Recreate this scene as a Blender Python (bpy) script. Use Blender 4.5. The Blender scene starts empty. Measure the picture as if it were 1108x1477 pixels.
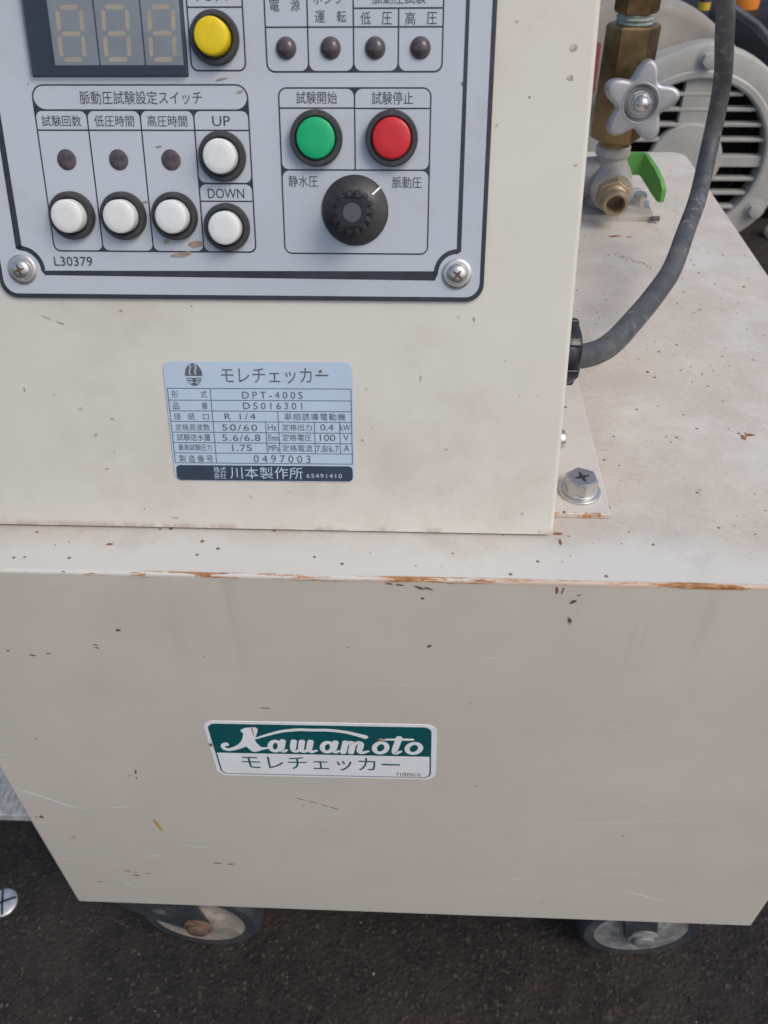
import bpy, math, random
from mathutils import Vector, Matrix, geometry
random.seed(7)
sc = bpy.context.scene
col = sc.collection

# ---------------------------------------------------------------- camera
cam_d = bpy.data.cameras.new('camera'); cam = bpy.data.objects.new('camera', cam_d); col.objects.link(cam)
sc.camera = cam
cam_d.sensor_fit = 'VERTICAL'; cam_d.sensor_height = 36.0; cam_d.lens = 1189.19 / 1477 * 36
cam_d.clip_start = 0.02; cam_d.clip_end = 200
_p, _y, _r = 0.7283, -0.0495, -0.0144
_f = Vector((math.sin(_y) * math.cos(_p), math.cos(_y) * math.cos(_p), -math.sin(_p)))
_rt = Vector((math.cos(_y), -math.sin(_y), 0)); _up = _rt.cross(_f)
_a = math.cos(_r) * _rt + math.sin(_r) * _up; _b = -math.sin(_r) * _rt + math.cos(_r) * _up
cam.matrix_world = Matrix(((_a.x, _b.x, -_f.x, -0.0017), (_a.y, _b.y, -_f.y, -0.2323), (_a.z, _b.z, -_f.z, 0.2441 + 0.409), (0, 0, 0, 1)))
cam_d.dof.use_dof = True; cam_d.dof.focus_distance = 0.36; cam_d.dof.aperture_fstop = 20

# ---------------------------------------------------------------- sky, sun, exposure
SUN = Vector((0.50, -0.40, 0.77)).normalized()          # towards the sun
w = bpy.data.worlds.new('World'); sc.world = w; w.use_nodes = True
nt = w.node_tree; bg = nt.nodes['Background']
sky = nt.nodes.new('ShaderNodeTexSky'); sky.sky_type = 'NISHITA'; sky.sun_disc = False
sky.sun_elevation = math.asin(SUN.z); sky.sun_rotation = math.atan2(SUN.x, SUN.y)
sky.air_density = 1.0; sky.dust_density = 3.2; sky.ozone_density = 1.0
nt.links.new(sky.outputs[0], bg.inputs[0]); bg.inputs[1].default_value = 0.13
sun_d = bpy.data.lights.new('sun', 'SUN'); sun_d.energy = 0.8; sun_d.angle = math.radians(26); sun_d.color = (1.0, 0.94, 0.85)
sun = bpy.data.objects.new('sun', sun_d); col.objects.link(sun); sun.location = (2, -2, 4)
sun.rotation_euler = SUN.to_track_quat('Z', 'Y').to_euler()
vs = sc.view_settings; vs.view_transform = 'Standard'; vs.look = 'None'; vs.exposure = 0.23; vs.gamma = 1.0; vs.use_curve_mapping = False
PANEL_TEXT=[('リセット', -73.3, 197.6, 12.3, 3.3),('脈動圧試験設定スイッチ', -101.5, 166.7, 43.9, 4.3),('試験回数', -131.1, 159.2, 14.3, 3.6),('低圧時間', -111.9, 159.2, 14.4, 3.7),('高圧時間', -92.7, 159.2, 14.4, 3.7),('UP', -73.2, 159.2, 6.4, 3.3),('DOWN', -73.2, 135.1, 13.5, 3.4),('L30379', -133.8, 110.7, 14.8, 3.4),('電', -52.4, 194.9, 3.4, 3.8),('源', -45.3, 194.9, 3.2, 3.8),('ポンプ', -33.9, 196.8, 10.4, 3.4),('運', -37.0, 191.4, 3.4, 3.6),('転', -29.6, 191.4, 3.2, 3.6),('脈動圧試験', -10.1, 196.7, 18.0, 3.4),('低', -21.4, 190.9, 3.5, 3.8),('圧', -14.2, 190.8, 3.5, 3.8),('高', -6.2, 190.8, 3.5, 3.8),('圧', 1.1, 190.8, 3.6, 3.7),('試験開始', -38.8, 166.7, 14.4, 4.0),('試験停止', -12.1, 166.6, 14.5, 4.1),('静水圧', -44.5, 139.4, 10.8, 3.9),('脈動圧', -6.7, 139.1, 10.7, 3.9)]
PLATE_TEXT=[('モレチェッカー', -58.7, 67.0, 43.2, 6.3),('形', -99.9, 58.8, 2.6, 2.9),('式', -88.0, 59.0, 2.6, 2.9),('DPT-400S', -60.0, 59.0, 24.6, 2.9),('品', -99.8, 54.0, 2.7, 2.9),('番', -88.0, 54.2, 2.5, 2.8),('D5016301', -60.1, 54.5, 24.2, 2.8),('接', -99.7, 49.5, 2.9, 3.0),('続', -93.9, 49.6, 2.8, 3.0),('口', -87.8, 49.5, 2.5, 2.3),('R 1/4', -73.8, 49.9, 12.7, 2.6),('単相誘導電動機', -43.0, 50.2, 25.1, 3.0),('定格周波数', -93.8, 45.0, 14.3, 2.9),('50/60', -74.2, 45.2, 14.6, 2.7),('Hz', -60.7, 45.5, 3.6, 2.5),('定格出力', -50.5, 45.6, 12.2, 2.8),('0.4', -38.2, 45.8, 5.4, 2.7),('kW', -30.6, 45.8, 4.1, 2.6),('試験送水量', -93.7, 40.7, 14.1, 3.0),('5.6/6.8', -73.8, 40.8, 15.9, 2.8),('ℓ/min', -60.5, 41.1, 4.3, 3.0),('定格電圧', -50.7, 41.2, 12.2, 3.0),('100', -38.0, 41.4, 6.4, 2.8),('V', -30.4, 41.5, 2.2, 2.7),('最高試験圧力', -93.5, 36.3, 14.0, 2.8),('1.75', -73.8, 36.4, 8.2, 2.8),('MPa', -60.5, 36.5, 4.3, 2.8),('定格電流', -50.7, 36.6, 12.6, 3.0),('7.8/6.7', -38.1, 36.6, 9.3, 2.8),('A', -30.2, 37.0, 2.3, 2.7),('製造番号', -93.5, 31.4, 14.4, 3.1),('0497003', -57.3, 31.8, 23.8, 3.3)]
BAND_TEXT=[('株式', -83.8, 26.6, 5.3, 2.7),('会社', -83.9, 23.9, 5.3, 2.7),('川本製作所', -64.2, 25.5, 30.8, 5.3),('65491410', -39.8, 24.6, 14.9, 1.9)]
STICKER_TEXT=[('モレチェッカー', -48.1, -139.8, 82.7, 12.5)]
STICKER_CODE=[('71005010', -2.4, -147.9, 12.8, 3.4)]
LOGO_K=[(-86.5, -110.7), (-84.1, -108.8), (-81.1, -108.2), (-78.7, -108.1), (-77.8, -109.3), (-78.2, -111.9), (-79.5, -116.2), (-80.5, -119.2), (-79.7, -122.1), (-78.2, -125.2), (-77.0, -125.9), (-74.2, -125.4), (-74.0, -126.9), (-76.6, -127.9), (-78.6, -128.9), (-81.2, -130.3), (-83.0, -129.9), (-84.6, -127.2), (-85.5, -125.6), (-88.3, -127.4), (-91.6, -129.2), (-95.1, -130.3), (-97.8, -129.2), (-98.8, -126.9), (-98.3, -124.1), (-96.5, -122.4), (-94.7, -122.5), (-94.1, -124.2), (-94.8, -125.8), (-95.5, -125.4), (-96.5, -125.6), (-96.5, -127.0), (-95.1, -127.8), (-92.5, -126.5), (-89.7, -124.2), (-87.4, -120.8), (-86.3, -117.6), (-85.6, -113.8), (-86.6, -111.8)]
LOGO_ARC=[(-80.8, -118.6), (-73.4, -114.4), (-65.8, -110.9), (-57.3, -109.1), (-51.1, -109.1), (-42.6, -108.8), (-34.5, -109.9), (-29.0, -111.8), (-24.3, -113.8)]

# ---------------------------------------------------------------- material helpers
class NT:
    def __init__(s, name):
        s.m = bpy.data.materials.new(name); s.m.use_nodes = True
        s.t = s.m.node_tree; s.b = s.t.nodes['Principled BSDF']; s.out = s.t.nodes['Material Output']
        s._co = None
    def n(s, typ, **kw):
        nd = s.t.nodes.new(typ)
        for k, v in kw.items(): setattr(nd, k, v)
        return nd
    def put(s, sock, v):
        if v is None: return
        if isinstance(v, bpy.types.NodeSocket): s.t.links.new(v, sock)
        elif isinstance(v, (tuple, list)) and sock.type == 'RGBA' and len(v) == 3: sock.default_value = (*v, 1)
        else: sock.default_value = v
    @property
    def co(s):
        if s._co is None: s._co = s.n('ShaderNodeTexCoord').outputs['Object']
        return s._co
    def xyz(s):
        k = s.n('ShaderNodeSeparateXYZ'); s.put(k.inputs[0], s.co); return k.outputs
    def scaled(s, v):
        k = s.n('ShaderNodeMapping'); s.put(k.inputs['Vector'], s.co); k.inputs['Scale'].default_value = v; return k.outputs[0]
    def noise(s, scale, detail=4, rough=.55, vec=None, dist=0.0):
        k = s.n('ShaderNodeTexNoise'); s.put(k.inputs['Vector'], vec or s.co)
        k.inputs['Scale'].default_value = scale; k.inputs['Detail'].default_value = detail
        k.inputs['Roughness'].default_value = rough; k.inputs['Distortion'].default_value = dist
        return k.outputs['Fac']
    def voro(s, scale, vec=None, feature='F1'):
        k = s.n('ShaderNodeTexVoronoi', feature=feature); s.put(k.inputs['Vector'], vec or s.co); k.inputs['Scale'].default_value = scale
        return k.outputs['Distance'], k.outputs['Color']
    def math(s, op, a, b=None, clamp=False):
        k = s.n('ShaderNodeMath', operation=op); k.use_clamp = clamp
        s.put(k.inputs[0], a); s.put(k.inputs[1], b); return k.outputs[0]
    def mul(s, a, b): return s.math('MULTIPLY', a, b)
    def add(s, a, b): return s.math('ADD', a, b)
    def step(s, v, lo, hi):
        k = s.n('ShaderNodeMapRange'); k.interpolation_type = 'SMOOTHSTEP'; s.put(k.inputs[0], v)
        k.inputs[1].default_value = lo; k.inputs[2].default_value = hi; return k.outputs[0]
    def lin(s, v, lo, hi, o0, o1):
        k = s.n('ShaderNodeMapRange'); s.put(k.inputs[0], v)
        for i, q in enumerate((lo, hi, o0, o1)): k.inputs[1 + i].default_value = q
        return k.outputs[0]
    def mix(s, f, a, b):
        k = s.n('ShaderNodeMix', data_type='RGBA'); s.put(k.inputs[0], f); s.put(k.inputs[6], a); s.put(k.inputs[7], b); return k.outputs[2]
    def bump(s, h, strength=.2, dist=.001, prev=None):
        k = s.n('ShaderNodeBump'); k.inputs['Strength'].default_value = strength; k.inputs['Distance'].default_value = dist
        s.put(k.inputs['Height'], h); s.put(k.inputs['Normal'], prev); return k.outputs[0]
    def done(s, color=None, rough=None, metal=None, normal=None, spec=None, **kw):
        s.put(s.b.inputs['Base Color'], color); s.put(s.b.inputs['Roughness'], rough); s.put(s.b.inputs['Metallic'], metal)
        s.put(s.b.inputs['Normal'], normal); s.put(s.b.inputs['Specular IOR Level'], spec)
        for k, v in kw.items(): s.put(s.b.inputs[k], v)
        return s.m

def worn(name, c, rough=.5, metal=0.0, var=.12, scale=60, bump=.06, bscale=300, dirt=None, damt=.0, spec=.5):
    """a plain surface with uneven tone, dirt patches and a fine grain"""
    t = NT(name)
    n1 = t.noise(scale, 6, .6)
    lo = tuple(x * (1 - var) for x in c); hi = tuple(min(1, x * (1 + var)) for x in c)
    cc = t.mix(t.step(n1, .3, .7), lo, hi)
    if dirt:
        cc = t.mix(t.mul(t.step(t.noise(scale * .6, 8, .7), .62 - .3 * damt, .78 - .2 * damt), min(1, .4 + damt)), cc, dirt)
    r = t.lin(t.noise(scale * 1.7, 5), .3, .7, max(.05, rough - .1), min(1, rough + .12))
    return t.done(cc, r, metal, t.bump(t.noise(bscale, 5), bump, .0006), spec)

PAINT = (0.66, 0.605, 0.52)
RUST = (0.30, 0.115, 0.035)
def specks(t, cc, scale, size, dens, c):
    d, rc = t.voro(scale)
    k = t.n('ShaderNodeSeparateColor'); t.put(k.inputs[0], rc)
    m = t.mul(t.math('LESS_THAN', d, t.mul(k.outputs[0], size)), t.math('LESS_THAN', k.outputs[1], dens))
    return t.mix(m, cc, c)

def cabinet_paint():
    t = NT('cabinet_paint'); x, y, z = t.xyz()
    n_big = t.noise(5, 5, .6); n_mid = t.noise(38, 7, .65); n_fine = t.noise(420, 5, .7)
    front_c = t.mix(t.step(n_big, .35, .7), (0.57, 0.525, 0.455), (0.62, 0.575, 0.505))
    front_c = t.mix(t.mul(t.step(t.noise(1, 5, .6, t.scaled((10, 10, 60))), .58, .74), .25), front_c, (0.53, 0.47, 0.42))
    drip = t.mul(t.mul(t.step(t.noise(1, 5, .6, t.scaled((70, 1, 3.5))), .56, .70), t.step(z, .30, .405)), .22)
    front_c = t.mix(drip, front_c, (0.40, 0.32, 0.25))
    smear = t.mul(t.step(t.noise(11, 8, .7), .50, .74), .30)
    front_c = t.mix(smear, front_c, (0.47, 0.425, 0.375))
    rub = t.mul(t.step(t.noise(1, 3, .6, t.scaled((7, 1, 420))), .66, .74), .22)
    front_c = t.mix(rub, front_c, (0.72, 0.70, 0.66))
    clean = (0.64, 0.63, 0.58)
    dusty = t.mix(t.step(n_mid, .3, .72), (0.60, 0.55, 0.475), (0.52, 0.47, 0.405))
    dusty = t.mix(t.mul(t.step(n_fine, .52, .68), .5), dusty, (0.42, 0.35, 0.30))
    yy = t.add(y, t.mul(t.add(t.noise(9, 4, .6), -.5), .055))
    film = t.step(yy, .010, .032)
    top_c = t.mix(film, clean, dusty)
    top_c = t.mix(t.mul(t.step(t.noise(14, 7, .7), .48, .66), .7), top_c, (0.645, 0.63, 0.595)); top_c = t.mix(t.mul(t.step(t.noise(22, 8, .72), .54, .72), .45), top_c, (0.47, 0.425, 0.37))
    top_c = specks(t, top_c, 260, .25, .20, (0.22, 0.17, 0.14))
    is_top = t.step(z, .4082, .4088)
    c = t.mix(is_top, front_c, top_c)
    # rust along the worn front edge
    edge = t.mul(t.step(z, .4062, .4078), t.step(y, .0024, .0012))
    e_n = t.add(t.noise(1, 8, .75, t.scaled((38, 300, 300))), t.mul(t.math('MAXIMUM', t.math('MINIMUM', t.add(x, .10), .20), -.12), .55))
    bare = t.step(t.add(e_n, t.mul(t.add(t.noise(7, 3), -.5), .35)), .50, .56)
    c = t.mix(t.mul(edge, t.mul(bare, .8)), c, (0.58, 0.43, 0.32))
    rusty = t.step(t.add(e_n, t.mul(t.add(t.noise(11, 3), -.5), .5)), .57, .63)
    c = t.mix(t.mul(edge, rusty), c, t.mix(t.step(t.noise(300, 4), .4, .6), RUST, (0.42, 0.21, 0.08)))
    r = t.lin(t.noise(30, 6), .3, .7, .36, .56)
    r = t.math('ADD', r, t.mul(is_top, .12))
    nm = t.bump(t.noise(900, 3), .05, .0004); nm = t.bump(t.noise(4, 2), .25, .002, nm)
    return t.done(c, r, 0.0, nm, .45)

def console_paint():
    t = NT('console_paint'); x, y, z = t.xyz()
    c = t.mix(t.step(t.noise(7, 5, .6), .32, .7), (0.635, 0.605, 0.535), (0.675, 0.65, 0.58))
    grime = t.mul(t.step(t.noise(13, 9, .72), .46, .72), .42)
    c = t.mix(grime, c, (0.50, 0.44, 0.38))
    low = t.mul(t.step(z, .452, .413), t.step(t.noise(26, 7, .7), .42, .66))
    c = t.mix(t.mul(low, .30), c, (0.50, 0.40, 0.34))
    c = specks(t, c, 190, .15, .05, (0.36, 0.30, 0.25))
    foot = t.mul(t.step(z, .4135, .4105), t.step(t.noise(45, 5, .7), .50, .60))
    c = t.mix(t.mul(foot, .4), c, RUST)
    r = t.lin(t.noise(24, 6), .3, .7, .34, .52)
    nm = t.bump(t.noise(800, 3), .05, .0004)
    return t.done(c, r, 0.0, nm, .45)

def flange_paint():
    t = NT('flange_paint'); x, y, z = t.xyz()
    c = t.mix(t.step(t.noise(38, 7, .65), .3, .72), (0.63, 0.595, 0.55), (0.585, 0.545, 0.50))
    c = specks(t, c, 200, .22, .2, (0.2, 0.15, 0.12))
    e = t.mul(t.step(y, .0408, .0394), t.step(t.noise(70, 6, .7), .46, .54))
    c = t.mix(e, c, t.mix(t.step(t.noise(300, 4), .4, .6), RUST, (0.5, 0.24, 0.08)))
    return t.done(c, .55, 0.0, t.bump(t.noise(900, 3), .06, .0004))

def panel_sheet():
    t = NT('panel_sheet')
    c = t.mix(t.step(t.noise(12, 5), .3, .7), (0.47, 0.515, 0.57), (0.51, 0.555, 0.61))
    c = t.mix(t.mul(t.step(t.noise(40, 9, .75), .52, .72), .30), c, (0.40, 0.37, 0.33))
    c = specks(t, c, 160, .14, .05, (0.2, 0.18, 0.17))
    return t.done(c, t.lin(t.noise(40, 6), .3, .7, .30, .44), 0.0, t.bump(t.noise(700, 3), .03, .0003), .5)

def ground_mat():
    t = NT('wet_asphalt')
    patch = t.noise(9, 6, .65); a = t.noise(45, 8, .75); b = t.noise(190, 8, .8); d = t.noise(620, 4, .7)
    c = t.mix(t.step(a, .34, .68), (0.024, 0.021, 0.020), (0.056, 0.045, 0.038))
    c = t.mix(t.mul(t.step(b, .50, .66), .75), c, (0.085, 0.070, 0.060))
    c = t.mix(t.mul(t.step(t.noise(120, 6, .7), .55, .68), .7), c, (0.013, 0.012, 0.0125))
    c = t.mix(t.mul(t.step(patch, .46, .60), .6), c, (0.080, 0.060, 0.048)); c = t.mix(t.mul(t.step(t.noise(21, 7, .7), .52, .64), .6), c, (0.016, 0.0145, 0.015))
    c = specks(t, c, 500, .28, .05, (0.16, 0.15, 0.14))
    vd, vc = t.voro(330)
    h = t.add(t.mul(b, 1.0), t.add(t.mul(d, .45), t.mul(vd, -.8)))
    nm = t.bump(h, 1.0, .0042); nm = t.bump(a, .7, .008, nm)
    return t.done(c, t.lin(b, .35, .65, .55, .85), 0.0, nm, .35)

def aggregate_mat():
    t = NT('asphalt_aggregate')
    c = t.mix(t.step(t.noise(150, 2, .5), .36, .64), (0.016, 0.0145, 0.014), (0.060, 0.049, 0.041))
    c = t.mix(t.mul(t.step(t.noise(95, 3, .6), .62, .68), .6), c, (0.10, 0.085, 0.073))
    c = t.mix(t.mul(t.step(t.noise(9, 6, .65), .50, .64), .4), c, (0.062, 0.046, 0.037))
    return t.done(c, .8, 0.0, t.bump(t.noise(900, 4, .7), .5, .0008), .35)

def rubber_cord():
    t = NT('cord_rubber')
    n = t.noise(30, 7, .7); f = t.noise(220, 5, .7)
    c = t.mix(t.step(n, .35, .7), (0.058, 0.064, 0.072), (0.115, 0.116, 0.118))
    c = t.mix(t.mul(t.mul(t.step(f, .50, .66), t.step(t.noise(18, 4), .42, .62)), .75), c, (0.27, 0.245, 0.215))
    c = t.mix(t.mul(t.step(t.noise(55, 6, .7), .60, .68), .6), c, (0.15, 0.175, 0.215))
    return t.done(c, .5, 0.0, t.bump(f, .12, .0006), .4)

def brass_mat():
    t = NT('aged_brass')
    n = t.noise(45, 7, .65)
    c = t.mix(t.step(n, .35, .7), (0.19, 0.125, 0.062), (0.29, 0.20, 0.10))
    c = t.mix(t.mul(t.step(t.noise(150, 6, .7), .55, .7), .5), c, (0.13, 0.08, 0.04))
    return t.done(c, t.lin(n, .3, .7, .28, .46), .9, t.bump(t.noise(500, 4), .06, .0004))

def tyre_mat():
    t = NT('tyre_rubber')
    c = t.mix(t.step(t.noise(30, 6, .7), .4, .65), (0.022, 0.027, 0.034), (0.05, 0.055, 0.06))
    c = t.mix(t.mul(t.step(t.noise(60, 8, .75), .60, .70), .55), c, (0.26, 0.235, 0.20))
    return t.done(c, .75, 0.0, t.bump(t.noise(300, 5), .3, .001))

M = dict(
    cabinet=cabinet_paint(), console=console_paint(), flange=flange_paint(), sheet=panel_sheet(), ground=ground_mat(),
    ink=worn('black_print', (0.030, 0.033, 0.047), .45, 0, .25, 90, .02), text=worn('dark_lettering', (0.050, 0.052, 0.062), .5, 0, .2, 200, .01),
    white=worn('white_button', (0.74, 0.76, 0.73), .38, 0, .03, 200, .02, dirt=(.55, .48, .38), damt=.02),
    green=worn('green_button', (0.004, 0.42, 0.155), .38, 0, .04, 200, .02), red=worn('red_button', (0.60, 0.018, 0.028), .38, 0, .04, 200, .02),
    yellow=worn('yellow_button', (0.80, 0.58, 0.004), .38, 0, .05, 200, .02, dirt=(.45, .33, .02), damt=.0),
    bezel=worn('bezel_black', (0.040, 0.040, 0.043), .48, 0, .3, 160, .08, dirt=(.20, .18, .15), damt=.10),
    black=worn('black_plastic', (0.014, 0.014, 0.017), .32, 0, .3, 150, .05), knobtop=worn('knob_centre', (0.085, 0.088, 0.095), .4, 0, .15, 200, .03),
    lamp=worn('lamp_lens', (0.085, 0.066, 0.072), .22, 0, .35, 300, .03, dirt=(.17, .15, .14), damt=.10),
    cord=rubber_cord(), brass=brass_mat(), tyre=tyre_mat(),
    verdigris=worn('verdigris_tape', (0.25, 0.31, 0.265), .8, 0, .25, 300, .4, dirt=(.12, .14, .10), damt=.2),
    cast=worn('cast_zinc', (0.40, 0.375, 0.345), .62, .25, .2, 60, .15, 400, dirt=(.26, .20, .15), damt=.15),
    nozzle=worn('tarnished_brass', (0.36, 0.27, 0.18), .5, .5, .2, 90, .15, dirt=(.36, .33, .29), damt=.12),
    alu=worn('satin_aluminium', (0.43, 0.43, 0.445), .46, .7, .12, 60, .22, 350, dirt=(.30, .295, .29), damt=.05),
    steel=worn('bright_steel', (0.60, 0.585, 0.565), .32, .85, .08, 150, .04, dirt=(.46, .42, .37), damt=.04),
    lever=worn('green_lever_coat', (0.085, 0.29, 0.05), .42, 0, .10, 90, .04, dirt=(.25, .33, .17), damt=.03),
    hub=worn('caster_hub', (0.31, 0.27, 0.225), .7, 0, .25, 60, .3, 250, dirt=(.09, .08, .072), damt=.40),
    hub2=worn('zinc_hub', (0.27, 0.275, 0.27), .6, .35, .3, 120, .5, 260, dirt=(.10, .10, .10), damt=.3),
    fork=worn('caster_fork', (0.04, 0.047, 0.056), .6, .2, .3, 50, .2, dirt=(.36, .33, .28), damt=.30),
    aggregate=aggregate_mat(), nail=worn('dull_zinc', (0.48, 0.50, 0.53), .45, .6, .2, 150, .2, dirt=(.2, .19, .18), damt=.15), recess=worn('recess_brown', (0.12, 0.075, 0.05), .6, .2, .3, 300, .1), rust=worn('rusty_steel', (0.14, 0.085, 0.06), .85, 0, .4, 120, .6, 220, dirt=(.30, .26, .21), damt=.12),
    motor=worn('motor_grey', (0.43, 0.42, 0.385), .5, 0, .10, 25, .06, dirt=(.25, .21, .17), damt=.05),
    volute=worn('volute_grey', (0.31, 0.28, 0.245), .55, 0, .15, 20, .08, dirt=(.30, .22, .16), damt=.1),
    dark=worn('dark_interior', (0.012, 0.009, 0.008), .8, 0, .3, 80, .1), redlabel=worn('red_label', (0.33, 0.075, 0.06), .5, 0, .15, 60, .02),
    plate=worn('name_plate_foil', (0.47, 0.58, 0.70), .30, 0, .05, 30, .02), plateink=worn('name_plate_navy', (0.035, 0.055, 0.085), .35, 0, .15, 60, .02),
    plateline=worn('name_plate_line', (0.10, 0.14, 0.20), .4, 0, .1, 100, .01), platetext=worn('name_plate_text', (0.115, 0.12, 0.15), .45, 0, .3, 300, .01),
    stk=worn('sticker_white', (0.87, 0.89, 0.90), .35, 0, .03, 60, .02), stkgreen=worn('sticker_teal', (0.004, 0.095, 0.105), .35, 0, .08, 60, .02),
    chip=worn('dark_chip', (0.12, 0.10, 0.085), .7, 0, .3, 400, .1), scratch=worn('pale_scratch', (0.78, 0.76, 0.72), .6, 0, .08, 400, .05),
    yscuff=worn('yellow_scuff', (0.52, 0.36, 0.06), .6, 0, .15, 400, .05), rscuff=worn('rust_scuff', (0.30, 0.12, 0.07), .7, 0, .3, 400, .05),
    segment=worn('unlit_segment', (0.88, 0.72, 0.50), .5, 0, .08, 100, .01), module=worn('digit_module', (0.50, 0.53, 0.54), .5, 0, .10, 40, .01),
    window=worn('display_surround', (0.030, 0.036, 0.055), .35, 0, .3, 40, .02, dirt=(.11, .12, .14), damt=.15),
    plank=worn('ribbed_aluminium', (0.56, 0.555, 0.54), .5, .1, .25, 120, .5, 200, dirt=(.25, .23, .22), damt=.22),
    bucket=worn('black_drum', (0.012, 0.011, 0.012), .45, 0, .3, 12, .05), orange=worn('orange_lid', (0.70, 0.20, 0.012), .4, 0, .1, 30, .03),
    pipe=worn('blue_grey_pipe', (0.055, 0.065, 0.085), .4, .3, .2, 30, .05), ygold=worn('yellow_tape', (0.62, 0.40, 0.04), .5, 0, .1, 60, .02),
    gscrap=worn('green_crate', (0.012, 0.16, 0.085), .5, 0, .15, 30, .03), stone=worn('pale_stone', (0.52, 0.48, 0.40), .8, 0, .2, 60, .4),
    grit=worn('pale_grit', (0.20, 0.185, 0.17), .7, 0, .35, 90, .2), bore=worn('bore_blue', (0.10, 0.115, 0.135), .5, .4, .2, 100, .05),
)
def pane_mat():
    t = NT('clear_pane'); tr = t.n('ShaderNodeBsdfTransparent'); gl = t.n('ShaderNodeBsdfGlossy'); mx = t.n('ShaderNodeMixShader'); fr = t.n('ShaderNodeFresnel')
    tr.inputs[0].default_value = (.99, .99, .99, 1); gl.inputs['Roughness'].default_value = .12; fr.inputs[0].default_value = 1.45
    t.t.links.new(fr.outputs[0], mx.inputs[0]); t.t.links.new(tr.outputs[0], mx.inputs[1]); t.t.links.new(gl.outputs[0], mx.inputs[2])
    t.t.links.new(mx.outputs[0], t.out.inputs[0]); return t.m
M['pane'] = pane_mat()

# ---------------------------------------------------------------- geometry helpers (millimetres in, metres out)
ZT = 409.0                                     # height of the cabinet top
LAM = 0.3341                                   # lean of the console front
class Frame:
    def __init__(s, o, ex, ey, ez): s.o = Vector(o); s.x = Vector(ex); s.y = Vector(ey); s.z = Vector(ez)
    def __call__(s, a, b, c=0.0): return (s.o + s.x * a + s.y * b + s.z * c) / 1000.0
    def at(s, a, b, c=0.0, rot=0.0):
        p = s(a, b, c); ca, sa = math.cos(rot), math.sin(rot); X = s.x * ca + s.y * sa; Y = s.y * ca - s.x * sa
        return Matrix(((X.x, Y.x, s.z.x, p.x), (X.y, Y.y, s.z.y, p.y), (X.z, Y.z, s.z.z, p.z), (0, 0, 0, 1)))
W_ = Frame((0, 0, 0), (1, 0, 0), (0, 1, 0), (0, 0, 1))
TOP = Frame((0, 0, ZT), (1, 0, 0), (0, 1, 0), (0, 0, 1))
FRONT = Frame((0, 0, ZT), (1, 0, 0), (0, 0, 1), (0, -1, 0))
CON = Frame((0, 27.0, ZT + 2), (1, 0, 0), (0, math.sin(LAM), math.cos(LAM)), (0, -math.cos(LAM), math.sin(LAM)))

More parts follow.
